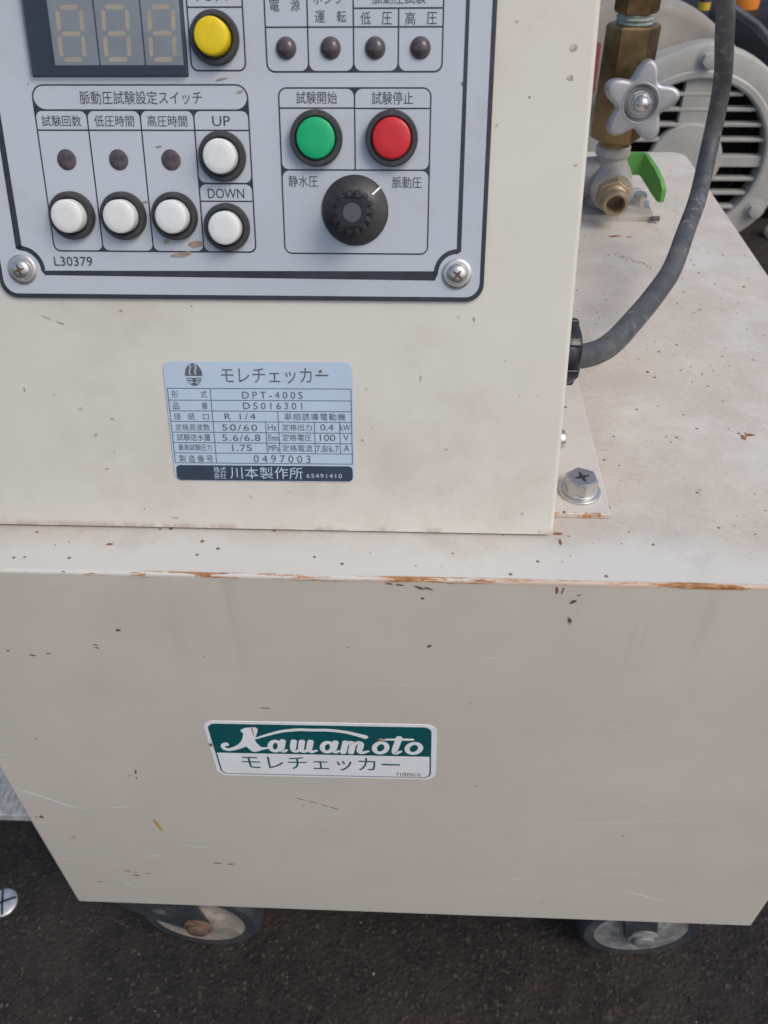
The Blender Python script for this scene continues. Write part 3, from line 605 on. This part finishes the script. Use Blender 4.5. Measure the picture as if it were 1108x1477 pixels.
# ---- name plate on the console
def tilt_frame(F, cx, cy, deg):
    a = math.radians(deg); return Frame(F.o + F.x * cx + F.y * cy, F.x * math.cos(a) + F.y * math.sin(a), F.y * math.cos(a) - F.x * math.sin(a), F.z)
def local(pts, cx, cy, deg):
    a = math.radians(-deg); return [((x - cx) * math.cos(a) - (y - cy) * math.sin(a), (x - cx) * math.sin(a) + (y - cy) * math.cos(a)) for x, y in pts]
def local_text(E, cx, cy, deg): return [(e[0], *local([(e[1], e[2])], cx, cy, deg)[0], *e[3:]) for e in E]
NC = (-65.3, 47.1, .5); NP = tilt_frame(CON, *NC)
nplate = MB().prism(rrect(-38.2, 38.2, -25.4, 25.4, 3.4, 6), NP, 0, .35, .1).obj('name_plate', 'plate', pump)
tl = MB(); X0, X1 = -37.3, 37.3
rows = [y - 47.1 for y in (61.6, 56.7, 52.2, 47.7, 43.1, 38.6, 34.1, 29.7)]
for y in rows: tl.stroke([(X0, y), (X1, y)], .32, NP, .42, sub=1)
def vline(x, a, b): tl.stroke([(x + 65.3, rows[a]), (x + 65.3, rows[b])], .32, NP, .45, sub=1)
vline(-102.6, 0, 7); vline(-28.0, 0, 7); vline(-85.1, 0, 7); vline(-58.1, 2, 6); vline(-63.4, 3, 6); vline(-43.3, 3, 6); vline(-32.9, 3, 6)
tl.obj('table_lines', 'plateline', nplate)
MB().poly(rrect(X0, X1, 22.0 - 47.1, 28.7 - 47.1, 1.8, 5), NP, .42).obj('dark_band', 'plateink', nplate)
SP = {'DPT-400S': 1.45, 'D5016301': 1.4, 'R 1/4': 1.25, '0497003': 1.5, '50/60': 1.2, '5.6/6.8': 1.1, '単相誘導電動機': 1.2, '製造番号': 1.35, '65491410': 1.2, '川本製作所': 1.05, '定格周波数': 1.05}
def spaced(E): return [(*e, SP.get(e[0], 1.0)) for e in E]
lettering('lettering', spaced(local_text(PLATE_TEXT, *NC)), NP, .48, 'platetext', nplate, bold=.0)
lettering('band_lettering', spaced(local_text(BAND_TEXT, *NC)), NP, .50, 'plate', nplate, bold=.0)
em = MB(); ex, ey = -91.3 + 65.3, 67.0 - 47.1 + .2
def half(a0, a1, x0, y0, rx, ry, n=14): return [(x0 + rx * math.cos(math.radians(a0 + (a1 - a0) * i / n)), y0 + ry * math.sin(math.radians(a0 + (a1 - a0) * i / n))) for i in range(n + 1)]
em.poly(half(-6, 186, ex, ey, 3.5, 4.7), NP, .44)
em.poly(half(196, 344, ex, ey, 3.3, 4.6), NP, .44)
em.obj('emblem', 'platetext', nplate)
ew = MB()
for k, dx in enumerate((-1.25, 1.0)): ew.stroke([(ex + dx - .3, ey + 4.4), (ex + dx + .25, ey + 2.9), (ex + dx - .35, ey + 1.5), (ex + dx - .1, ey + .0)], .45, NP, .50 + .02 * k, caps=False)
for k, (y0, w0) in enumerate(((-1.75, 2.9), (-2.75, 2.5))):
    ew.stroke([(ex - w0, ey + y0), (ex - .7, ey + y0 - .15)], .38, NP, .54 + .02 * k, sub=1); ew.stroke([(ex + .7, ey + y0 - .15), (ex + w0, ey + y0)], .38, NP, .54 + .02 * k, sub=1)
ew.stroke([(ex - 2.0, ey - 3.7), (ex - .5, ey - 3.0)], .34, NP, .6, sub=1); ew.stroke([(ex + .5, ey - 3.0), (ex + 2.0, ey - 3.7)], .34, NP, .6, sub=1)
ew.obj('emblem_lines', 'plate', nplate)
hole = MB(); blob(hole, NP, 25.2, 21.6, .75, .7, 0, .5, 10); hole.obj('rust_spot', 'rust', nplate)

# ---- brand sticker on the cabinet front
SC = (-46.5, -128.2, 1.0); SF = tilt_frame(FRONT, *SC)
stk = MB().prism(rrect(-58.1, 58.1, -25.3, 25.2, 6.0, 7), SF, 0, .22, .05).obj('brand_sticker', 'stk', pump)
bd = MB(); bd.poly(rrect(-56.0, 55.6, -23.6, 23.0, 4.2, 6), SF, .28); bd.poly(rrect(-56.0, 55.6, -3.0, 23.0, (0, 0, 4.2, 4.2), 6), SF, .40); bd.obj('teal_field', 'stkgreen', stk)
MB().poly(rrect(-55.2, 54.8, -22.9, -3.0, (3.6, 3.6, 0, 0), 6), SF, .34).obj('white_field', 'stk', stk)
lettering('lettering', local_text(STICKER_TEXT, *SC), SF, .42, 'stkgreen', stk, bold=.0, spacing=1.05)
lettering('code_lettering', local_text(STICKER_CODE, *SC), SF, .42, 'text', stk)
lg = MB(); kk = .46
def pen(pts, wd, closed=False, sub=6):
    global kk; lg.stroke(pts, wd, SF, kk, closed, sub); kk += .012
kp = local(LOGO_K, *SC); lg.poly(kp, SF, kk); kk += .012
ap = local(LOGO_ARC, *SC); pen(ap, [1.0, 1.9, 2.2, 2.3, 2.3, 2.3, 2.4, 2.6, 3.2])
def letter(kind, cx, cy, wd, hh):
    (cx, cy), = local([(cx, cy)], *SC); x0 = cx - wd / 2; y0 = cy - hh / 2; sw = 2.6; m = sw / 2
    def P(L): return [(x0 + m + (wd - sw) * x + .10 * (y - .5) * hh, y0 + m + (hh - sw) * y) for x, y in L]
    def ring(cxn, cyn, rx, ry): pen(P([(cxn + rx * math.cos(2 * math.pi * i / 14), cyn + ry * math.sin(2 * math.pi * i / 14)) for i in range(14)]), sw, True, 3)
    if kind == 'a': ring(.34, .48, .33, .48); pen(P([(.82, 1.0), (.78, .55), (.76, .18), (.9, 0), (1.1, .12)]), [sw * 1.25, sw * 1.25, sw * 1.1, sw, sw * .6])
    if kind == 'o': ring(.5, .5, .48, .5)
    if kind == 'w':
        pen(P([(.04, 1), (.02, .5), (.03, .15), (.13, 0), (.27, .1), (.36, .35)]), [sw * 1.25, sw * 1.25, sw * 1.1, sw, sw * .8, sw * .7]); pen(P([(.38, 1), (.36, .5), (.37, .15), (.47, 0), (.61, .1), (.70, .35)]), [sw * 1.25, sw * 1.25, sw * 1.1, sw, sw * .8, sw * .7])
        pen(P([(.74, 1), (.71, .5), (.71, .15), (.82, 0), (1.02, .12)]), [sw * 1.25, sw * 1.25, sw * 1.1, sw, sw * .6])
    if kind == 'm':
        pen(P([(.07, 1), (.05, .5), (.03, 0)]), sw * 1.25); pen(P([(.08, .55), (.18, .9), (.29, 1.0), (.37, .85), (.36, .5), (.34, 0)]), [sw * .6, sw * .8, sw, sw * 1.2, sw * 1.25, sw * 1.25])
        pen(P([(.39, .55), (.49, .9), (.60, 1.0), (.69, .85), (.68, .5), (.67, .15), (.78, 0), (1.02, .15)]), [sw * .6, sw * .8, sw, sw * 1.2, sw * 1.25, sw * 1.1, sw, sw * .6])
    if kind == 't': pen(P([(.55, 1.0), (.42, .5), (.32, .15), (.48, 0), (1.0, .12)]), [sw * 1.3, sw * 1.3, sw * 1.2, sw, sw * .6])
for a_ in (('a', -69.2, -124.2, 10.4, 11.9), ('w', -55.4, -123.9, 14.8, 11.8), ('a', -42.4, -123.7, 10.6, 11.6), ('m', -29.3, -123.4, 15.4, 11.8), ('o', -16.6, -123.0, 9.2, 11.9), ('t', -8.2, -120.6, 7.4, 16.4), ('o', .2, -122.6, 9.6, 11.8)): letter(*a_)
pen(local([(-16.5, -115.5), (-8, -115.0), (-.6, -114.7)], *SC), [1.5, 1.9, 1.9])
lg.obj('script_logo', 'stk', stk)
sm = MB()
for x, y, rx, ry in ((-16.8, -116.0, 1.5, 1.0), (-15, -115, 1.0, .5), (-55.9, 4.4 - 0, 0.8, 1.8)):
    q = local([(x, y)], *SC)[0] if y < -50 else (x - 1.0, y); blob(sm, SF, q[0], q[1], rx, ry, 0, kk + .02)
blob(sm, SF, -33.6, 18, .25, 6, .02, kk + .02); stuff(sm.obj('scuff_marks', 'rscuff', stk))

# ---- console foot flange, its bolt, the side screw and the cable gland
flange = MB().box(52, 84, 39.2, 198, ZT, ZT + 2.8, W_, .5).obj('mounting_flange', 'flange', pump)
def hex_bolt(mw, parent, af=6.6, h=6.0, wr=9.4, mat='steel', name='flange_bolt', cross=True):
    b = MB().lathe([(wr, 0), (wr, 1.1), (wr - .4, 1.4), (wr - 1.8, 1.5), (wr - 1.6, 1.6), (wr - 1.6, 2.4), (wr - 2.0, 2.7), (3, 2.7)], L0, seg=40).obj(name, mat, parent, None, mw)
    hd = MB().prism(ngon(af / math.cos(math.pi / 6), 6, .35), L0, 2.6, 2.6 + h, .9, 2); hd.obj('bolt_head', mat, b, smooth_angle=25)
    tp = MB().lathe([(af - .7, 2.5 + h), (af - .7, 2.75 + h), (af - 1.1, 2.85 + h), (af - 1.5, 2.75 + h), (0, 2.72 + h)], L0, seg=36); tp.obj('head_face', mat, b)
    if cross: c = MB(); cross_recess(c, L0, 2.80 + h, 3.6, .95); c.obj('cross_recess', 'bezel', b)
    return b
hex_bolt(TOP.at(72.3, 54, 2.8, .3), pump)
SIDE = Frame((58, 0, ZT), (0, 1, 0), (0, 0, 1), (1, 0, 0))
MB().lathe([(5.4, -3), (5.4, .6), (5.0, 1.0), (4.2, 1.2), (4.2, 3.2), (3.6, 4.4), (2.2, 5.0), (0, 5.2)], SIDE, 57, 30, seg=32).obj('side_screw', 'steel', pump)
gland = MB().lathe([(13.4, -3), (13.4, 2.6), (13.0, 4.4), (11.6, 6.2), (9.0, 7.2), (6.6, 7.4), (6.2, 7.1), (6.2, 4)], SIDE, 71, 64.5, seg=40, cap1=False).obj('cable_gland', 'black', pump)
gl = MB()
for k in range(6):
    a0 = math.radians(60 * k + 12); F6 = Frame((58, 71, ZT + 64.5), (0, math.cos(a0), math.sin(a0)), (0, -math.sin(a0), math.cos(a0)), (1, 0, 0))
    gl.prism(rrect(9.4, 13.8, -2.2, 2.2, .8, 3), F6, 0, 6.2, 1.2, 2)
gl.obj('gland_ribs', 'black', gland, smooth_angle=40)
cp = [(54, 71, 64.3), (66, 72, 62), (80, 88, 56.5), (98, 118, 52.5), (115.6, 150, 50.7), (132.1, 185, 49.0), (151.7, 235, 48.8), (166.3, 275, 57.9), (174.6, 300, 77.9), (172.9, 300, 105), (166.5, 290, 129), (157, 280, 154),
      (144, 272, 178), (122, 266, 200), (95, 262, 212), (60, 258, 206), (30, 254, 175), (18, 250, 120), (16, 250, 50), (10, 262, 12), (-30, 300, 5.4), (-110, 330, 5.4)]
cpath = [p + Vector((0, 0, ZT)) for p in spline(cp, 8)]
cpath = [p + Vector((math.sin(i * .37) * .35, math.cos(i * .53) * .3, math.sin(i * .29 + 1) * .35)) for i, p in enumerate(cpath)]
MB().tube(cpath, 5.2, 18).obj('power_cord', 'cord', pump)

# ---- valve group on the cabinet top
vplate = MB().prism(rrect(92, 168, 363.5, 418, 2.5, 3), TOP, 0, 5.0, .6, 2).obj('valve_foot', 'cast', pump, smooth_angle=40)
pn = MB(); pn.tube([(166, 362.5, ZT + 3), (171.5, 361, ZT + 3.6)], 1.9, 8); pn.obj('broken_pin', 'chip', vplate)
hex_bolt(TOP.at(161, 386, 5.0, .1), pump, 4.6, 5.0, 7.6, 'steel', 'foot_bolt', False)
VX, VY = 136.5, 391
vb = MB().lathe([(16, 2), (16, 23), (15, 28), (12, 33), (10.8, 36), (10.8, 38), (12.2, 39), (12.2, 44.5), (10, 46.5)], TOP, VX, VY, seg=40)
vb.tube([(VX - 28, VY + 2, ZT + 22), (VX - 17, VY, ZT + 22), (VX, VY, ZT + 22), (VX + 10, VY + 2, ZT + 23), (VX + 14, VY + 3, ZT + 24)], 14, 24, [15, 14, 15, 10, 8])
NZ = Vector((-.02, -.97, -.10)).normalized(); nx = Vector((1, 0, 0)); nx = (nx - NZ * nx.dot(NZ)).normalized(); ny = NZ.cross(nx)
NF = Frame(Vector((VX - 1, VY, ZT + 24.0)), nx, ny, NZ)
vb.lathe([(13, 0), (13, 16), (14.6, 19), (14.6, 26), (13.8, 28.5), (10.5, 28.5)], NF, seg=40)
vbody = vb.obj('valve_body', 'cast', pump, smooth_angle=42)
nz = MB().prism(ngon(11.9, 6, .4), NF, 27, 34, 1.2, 3).obj('outlet_nozzle', 'nozzle', pump, smooth_angle=30)
MB().lathe([(9.2, 33), (9.2, 36), (8.7, 36.5), (9.2, 37), (8.7, 37.6), (9.2, 38.2), (8.7, 38.8), (9.2, 39.4), (8.7, 40), (9.1, 40.6), (8.8, 45.0), (8.2, 45.9), (6.6, 45.9), (6.3, 45.4), (6.3, 32)], NF, seg=40, cap1=False).obj('threaded_end', 'nozzle', nz)
MB().lathe([(6.45, 33), (0, 33)], NF, seg=32, cap0=False).obj('bore', 'bore', nz)
MB().lathe([(6.42, 33), (6.42, 44.5)], NF, seg=32, cap0=False, cap1=False).obj('bore_wall', 'bore', nz)
# tall brass hexagon, sealing tape and the fitting above it
bh = MB().lathe([(11, 44), (11, 50)], TOP, VX, VY, seg=32); bh.prism(ngon(17.6, 6, -.098, VX, VY), TOP, 49, 122, 2.4, 3, both=True)
bh.obj('brass_fitting', 'brass', pump, smooth_angle=20)
tpm = MB().lathe([(11.2, 121), (12.0, 122.4), (11.4, 123.6), (12.3, 125.0), (11.6, 126.5), (12.0, 127.6), (11, 128.5)], TOP, VX, VY, seg=36).obj('sealing_tape', 'verdigris', pump)
uh = MB().prism(ngon(14.4, 6, -.098, VX, VY), TOP, 127.5, 152, 2.4, 3, both=True); uh.lathe([(11, 151), (11, 170), (13, 172), (13, 190)], TOP, VX, VY, seg=32)
uh.obj('upper_fitting', 'brass', pump, smooth_angle=20)
# star handwheel on its spindle
SX, SY, SZ = 139.2, 350.0, 84.5
zz = Vector((-.05, -.98, .17)).normalized(); xx = Vector((1, 0, 0)); xx = (xx - zz * xx.dot(zz)).normalized(); yy_ = zz.cross(xx)
KF = Frame(Vector((SX, SY, ZT + SZ)), xx, yy_, zz)
star = []
for i in range(120):
    a = 2 * math.pi * i / 120; q = .5 + .5 * math.cos(5 * (a - math.radians(83))); r = 15.4 + 9.6 * (q ** .92); star.append((r * math.cos(a), r * math.sin(a)))
sk = MB().prism(star, KF, -6.5, 5.0, 3.0, 5, both=True)
lb = 11 * 120; keep = [k for k, f in enumerate(sk.f) if min(f) < lb]
sk.f = [sk.f[k] for k in keep]; sk.sm = [True] * len(keep); sk.caps = set()
dish = [(12.2, 5.0), (11.7, 5.5), (11.0, 5.3), (10.2, 3.2), (9.0, 1.2), (7.0, .6)]
for r, hh in dish:
    for i in range(120): a = 2 * math.pi * i / 120; sk.v.append(tuple(KF(r * math.cos(a), r * math.sin(a), hh)))
for k in range(len(dish)):
    r0 = lb + k * 120; r1 = r0 + 120
    for i in range(120): i2 = (i + 1) % 120; sk.f.append((r0 + i, r0 + i2, r1 + i2, r1 + i)); sk.sm.append(True)
sk.f.append(tuple(lb + len(dish) * 120 + i for i in range(120))); sk.sm.append(False)
sk.tube([tuple(Vector((SX, SY, ZT + SZ)) - zz * 6), tuple(Vector((SX, SY, ZT + SZ)) - zz * 30)], 6, 16)
star_k = sk.obj('star_handwheel', 'alu', pump, smooth_angle=40)
dn = MB().lathe([(7.6, .5), (7.6, 1.8), (7.0, 2.2)], KF, seg=28); dn.prism(ngon(6.6, 6, .2), KF, 2.0, 7.4, .5, 2); dn.lathe([(5.2, 7.0), (5.2, 8.4), (4.8, 10.4), (3.6, 12.2), (1.9, 13.2), (0, 13.5)], KF, seg=28)
dn.obj('dome_nut', 'steel', star_k, smooth_angle=30)
# green lever, a bent strip
lv = MB(); ctr = [(VX + 12, 398, 29.5, 7.5), (VX + 23.5, 398.5, 29.5, 7.8), (VX + 26, 397, 29, 8.0), (168.5, 384, 22.5, 8.2), (172, 376, 18.0, 7.2), (173.6, 372, 15.6, 4.5)]
ring = []
for i, (x, y, z, wv) in enumerate(ctr):
    p0 = Vector(ctr[max(i - 1, 0)][:2]); p1 = Vector(ctr[min(i + 1, len(ctr) - 1)][:2]); d = (p1 - p0).normalized(); nrm = Vector((d.y, -d.x)) * 1.7
    for sx_, sz_ in ((-1, -1), (1, -1), (1.15, -.7), (1.15, .7), (1, 1), (-1, 1), (-1.15, .7), (-1.15, -.7)): ring.append(TOP(x + nrm.x * sx_, y + nrm.y * sx_, z + wv * sz_))
fs = [(8 * i + j, 8 * i + (j + 1) % 8, 8 * (i + 1) + (j + 1) % 8, 8 * (i + 1) + j) for i in range(len(ctr) - 1) for j in range(8)] + [tuple(range(8))[::-1], tuple(8 * (len(ctr) - 1) + j for j in range(8))]
lv.add(ring, fs, True); lv.obj('lever_handle', 'lever', pump, smooth_angle=50)

# ---- swivel casters
def caster(mw, hubm, nutm, broad=False):
    AX = Frame((0, 0, 44), (1, 0, 0), (0, 0, 1), (0, -1, 0))
    side = [(-62, 74), (-4, 74), (7, 8), (8, -3), (3, -10), (-5, -11), (-30, 4), (-50, 20), (-60, 40)] if broad else [(-26, 74), (-2, 74), (9, 6), (6, -7), (0, -10), (-7, -8), (-13, 2)]
    c = MB().prism(side, AX, 13.6, 16.0, .5); c.prism(side, AX, -16.0, -13.6, .5)
    c.box(side[0][0], side[1][0], -16, 16, 112, 118.2)
    co = c.obj('caster', 'fork', pump, None, mw, smooth_angle=30)
    MB().lathe([(33, -12.5), (40, -12.5), (43, -9.5), (44, -4), (44, 4), (43, 9.5), (40, 12.5), (33, 12.5)], AX, seg=56, cap0=False, cap1=False).obj('tyre', 'tyre', co)
    MB().lathe([(34, -12.0), (0, -12.0)], AX, seg=48, cap0=False).obj('hub_back', hubm, co)
    MB().lathe([(34.5, 11.5), (34.0, 12.2), (31, 11.6), (20, 11.2), (18, 12.4), (9, 13.0), (0, 13.0)], AX, seg=48, cap0=False).obj('hub', hubm, co)
    nn = MB().lathe([(10.5, 15.8), (10.5, 17.2), (9.8, 17.6)], AX, seg=28); nn.lathe([(7.6, 17.2), (7.6, 19.6), (6.8, 20.6), (4.2, 21.2), (0, 21.4)], AX, seg=28)
    nn.obj('axle_bolt', nutm, co)
    return co
caster(Matrix.Translation((.163, .0235, 0)) @ Matrix.Rotation(math.radians(2), 4, 'Z'), 'hub2', 'hub2')
caster(Matrix.Translation((-.149, .0195, 0)) @ Matrix.Rotation(math.radians(-3), 4, 'Z'), 'hub', 'rust', True)
caster(Matrix.Translation((.17, .47, 0)), 'hub2', 'hub2'); caster(Matrix.Translation((-.17, .47, 0)), 'hub2', 'hub2')

# ================================================================ the motor standing behind
MX, MY, MZ = 346.0, 900.0, ZT - 140.0
motor = empty('electric_motor', (MX / 1000, MY / 1000 + .1, 0), 'grey electric motor with slotted end cover behind the beige pump', 'motor')
ML = Frame((0, -100, MZ), (1, 0, 0), (0, 0, 1), (0, -1, 0))
fl = []
for i in range(144):
    a = 2 * math.pi * i / 144; r = 136.0
    for b0 in (90, -30, 210):
        d = (math.degrees(a) - b0 + 180) % 360 - 180
        if abs(d) < 16: r = 136 + 3.5 * math.cos(math.radians(d / 16 * 90))
    fl.append((r * math.cos(a), r * math.sin(a)))
cov = MB()
k = 0; n = len(fl)
ringp = [(1.0, -26), (1.0, -5), (.985, -1.5), (.965, 0), ('i', 111, 0), ('i', 109, 1.6), ('i', 103, 1.6), ('i', 100.5, 0), ('i', 100.0, -3), ('i', 100.0, -24)]
for q in ringp:
    for (x, y) in fl:
        if q[0] == 'i': rr = q[1] / math.hypot(x, y); cov.v.append(tuple(ML(x * rr, y * rr, q[2])))
        else: cov.v.append(tuple(ML(x * q[0], y * q[0], q[1])))
for j in range(len(ringp) - 1):
    for i in range(n):
        i2 = (i + 1) % n; cov.f.append((j * n + i, j * n + i2, (j + 1) * n + i2, (j + 1) * n + i)); cov.sm.append(True)
cov.obj('end_cover', 'motor', motor, smooth_angle=30)
MB().lathe([(101, -60), (0, -60)], ML, seg=48, cap0=False).obj('dark_interior', 'dark', motor)
MB().lathe([(102, -22), (102, -60)], ML, seg=48, cap0=False, cap1=False).obj('inner_wall', 'dark', motor)
MB().lathe([(47.5, -14), (47.5, -3), (46.5, -1.5), (44, -1), (0, -1)], ML, seg=48).obj('hub_cover', 'motor', motor)
for i, (zc, th) in enumerate(((82, 4.5), (64, 4.5), (45.5, 4.5), (27, 4.5), (0, 14), (-23, 4.5), (-41.5, 4.5), (-60.5, 4.5), (-80, 4.5))):
    half_w = math.sqrt(100.2 ** 2 - (abs(zc) + th / 2) ** 2) + 1.0
    MB().prism([(-half_w, zc - th / 2), (half_w, zc - th / 2), (half_w, zc + th / 2), (-half_w, zc + th / 2)], ML, -16, -4, 1.0, 2).obj('slat', 'motor', motor)
for y0, y1 in ((46, 100.4), (-100.4, -46)): MB().prism([(-19, y0), (19, y0), (19, y1), (-19, y1)], ML, -15, -4.6, .8).obj('spoke', 'motor', motor)
for b0 in (90, -30, 210):
    a = math.radians(b0); bx, by = 123 * math.cos(a), 123 * math.sin(a)
    MB().lathe([(15, -2), (15, .35), (14, .6), (0, .6)], ML, bx, by, seg=28).obj('bolt_seat', 'bezel' if False else 'motor', motor)
    bb = MB().lathe([(11.5, .5), (11.5, 2.2)], ML, bx, by, seg=28); bb.prism(ngon(9.2, 6, .3, bx, by), ML, 2, 9, .8, 2); bb.obj('cover_bolt', 'motor', motor, smooth_angle=30)
MB().lathe([(103, -26), (128, -26), (128, -60), (120, -64), (118, -250), (100, -262)], ML, seg=48, cap0=False).obj('motor_body', 'motor', motor)
vx, vz = 262 - MX, (ZT - 164) - MZ
MB().lathe([(188, -62), (196, -66), (200, -74), (200, -120), (194, -128), (150, -132)], ML, vx, vz, seg=72).obj('pump_housing', 'volute', motor, smooth_angle=30)
MB().poly(rrect(-176, -120, 66, 128, 4, 4), ML, -61.7).obj('red_label', 'redlabel', motor)
st = MB(); st.box(-150, 70, 30, 300, 0, 52); st.box(-120, 50, 50, 280, 50, MZ - 105); st.obj('pedestal', 'motor', motor)
arm = MB(); arm.tube([(22, -64 + 0, MZ + 172), (60, -62, MZ + 152), (130, -60, MZ + 96)], 5.5, 14); arm.obj('conduit_arm', 'pipe', motor)

# ================================================================ things around it
plank = empty('aluminium_plank', (-.40, .10, 0), 'ribbed bare aluminium plank lying on the ground beside the cabinet', 'plank')
MB().box(-160, 160, 0, 330, 0, 9, W_, .6).obj('deck', 'plank', plank)
for i in range(52):
    x = -156 + i * 6.1 + random.uniform(-.7, .7)
    MB().prism([(x - 1.7, 9), (x + 1.7, 9), (x + .8, 11.6), (x - .8, 11.6)], Frame((0, 328, 0), (1, 0, 0), (0, 0, 1), (0, -1, 0)), 0, 327, .4).obj('rib', 'plank', plank)
nail = empty('survey_nail', (-.3168, .0325, 0), 'shiny domed metal nail head with a cut cross set in asphalt', 'survey nail')
MB().lathe([(11, -1), (11, .8), (10.2, 1.5), (7, 2.1), (3.5, 2.4), (0, 2.5)], L0, seg=36).obj('nail_head', 'nail', nail)
cn = MB()
for k in range(2):
    a0 = .45 + k * 1.45
    F7 = Frame((0, 0, 0), (math.cos(a0), math.sin(a0), 0), (-math.sin(a0), math.cos(a0), 0), (0, 0, 1))
    prof = [(-10.2, 1.6), (-7, 2.25), (-3.5, 2.55), (0, 2.65), (3.5, 2.55), (7, 2.25), (10.2, 1.6)]
    for (p, ph), (q, qh) in zip(prof, prof[1:]): cn.add([F7(p, -.8, ph + k * .02), F7(q, -.8, qh + k * .02), F7(q, .8, qh + k * .02), F7(p, .8, ph + k * .02)], [(0, 1, 2, 3)])
cn.obj('cross_cut', 'black', nail)

drum = empty('plastic_drum', (.70, 1.62, 0), 'black plastic drum with orange lid behind the grey motor', 'drum')
MB().lathe([(150, 0), (235, 0), (250, 20), (255, 160), (262, 158), (262, 170), (255, 178), (255, 305), (245, 330), (232, 338)], L0, seg=56).obj('drum_body', 'bucket', drum)
MB().lathe([(26, 336), (26, 372), (22, 378), (0, 379)], L0, -131, -125, seg=30).obj('lid', 'orange', drum)
pipe = empty('steel_pipe', (.443, 1.30, 0), 'blue grey steel pipe with yellow tape standing behind the motor', 'pipe')
MB().tube([(0, 0, 0), (0, 0, 620)], 9, 20).obj('tube', 'pipe', pipe)
MB().lathe([(9.6, 371), (9.6, 382)], L0, seg=24, cap0=False, cap1=False).obj('tape_band', 'ygold', pipe)
box2 = empty('plastic_crate', (.16, 1.55, 0), 'green plastic crate standing behind the grey pump housing', 'crate')
cb = MB(); cb.box(-190, 190, 0, 260, 0, 8); cb.box(-190, 190, 0, 8, 8, 420); cb.box(-190, 190, 252, 260, 8, 420); cb.box(-190, -182, 8, 252, 8, 420); cb.box(182, 190, 8, 252, 8, 420); cb.obj('walls', 'gscrap', box2)
MB().box(-196, 196, -6, 8.0, 400, 424, W_, 2).obj('rim', 'gscrap', box2)
tarp = MB(); NXg, NYg = 40, 14
vs_ = []
for j in range(NYg + 1):
    for i in range(NXg + 1):
        x = -700 + 3000 * i / NXg; u = j / NYg
        y = 2050 + 420 * u + 60 * math.sin(i * 1.3 + j * .4); z = 620 * (u ** .7) + 40 * math.sin(i * .9 + 2 * j * .5) * u + 22 * math.sin(i * 2.3 - j)*u
        vs_.append(W_(x, y, max(0, z)))
tarp.add(vs_, [(j * (NXg + 1) + i, j * (NXg + 1) + i + 1, (j + 1) * (NXg + 1) + i + 1, (j + 1) * (NXg + 1) + i) for j in range(NYg) for i in range(NXg)], True)
to = tarp.obj('black_tarpaulin', 'bucket'); to['label'] = 'black tarpaulin heaped up in the dark background'; to['category'] = 'tarpaulin'
stn = MB(); rp = []
stn.lathe([(0, 0), (18, 1), (24, 10), (22, 22), (12, 31), (0, 33)], L0, seg=14, cap0=False)
so = stn.obj('pale_stone', 'stone', None, None, Matrix.Translation((.672, 1.30, 0)) @ Matrix.Rotation(.5, 4, 'X') @ Matrix.Diagonal((1.3, .9, 1, 1)), 60)
so['label'] = 'small pale stone lying on brown ground beyond the cabinet'; so['category'] = 'stone'

# loose grit on the asphalt
gr = MB()
for i in range(520):
    x = random.uniform(-480, 480); y = random.uniform(-140, 260) if i % 3 else random.uniform(-120, 60); r = random.choice((.3, .35, .4, .5, .6, .8, 1.2)) * random.uniform(.6, 1.1)
    q = [(x + r * random.uniform(.6, 1.2) * math.cos(a), y + r * random.uniform(.6, 1.2) * math.sin(a)) for a in (0, 1.5, 3.0, 4.5)]
    gr.add([W_(*q[0], 0), W_(*q[1], 0), W_(*q[2], 0), W_(*q[3], 0), W_(x, y, r * .9)], [(0, 1, 4), (1, 2, 4), (2, 3, 4), (3, 0, 4)])
go = stuff(gr.obj('loose_grit', 'grit')); go['label'] = 'fine pale grit scattered over the dark asphalt'


# coarse stones of the asphalt, half sunk, too many and too small to pick apart
ag = MB()
for i in range(7000):
    x = random.uniform(-400, 400); y = random.uniform(-110, 150); r = random.uniform(.6, 2.0) * (1.5 if random.random() < .08 else 1); a0 = random.uniform(0, 6.28); n_ = 5
    q = [(x + r * random.uniform(.7, 1.2) * math.cos(a0 + 1.2566 * k), y + r * random.uniform(.7, 1.2) * math.sin(a0 + 1.2566 * k)) for k in range(n_)]; hh = r * random.uniform(.12, .42)
    ag.add([W_(px_, py_, -.05) for px_, py_ in q] + [W_(x + (px_ - x) * .55, y + (py_ - y) * .55, hh * random.uniform(.8, 1.1)) for px_, py_ in q], [(k, (k + 1) % n_, n_ + (k + 1) % n_, n_ + k) for k in range(n_)] + [tuple(range(n_, 2 * n_))])
ao = stuff(ag.obj('asphalt_stones', 'aggregate')); ao['label'] = 'small dark stones showing in the worn asphalt surface'
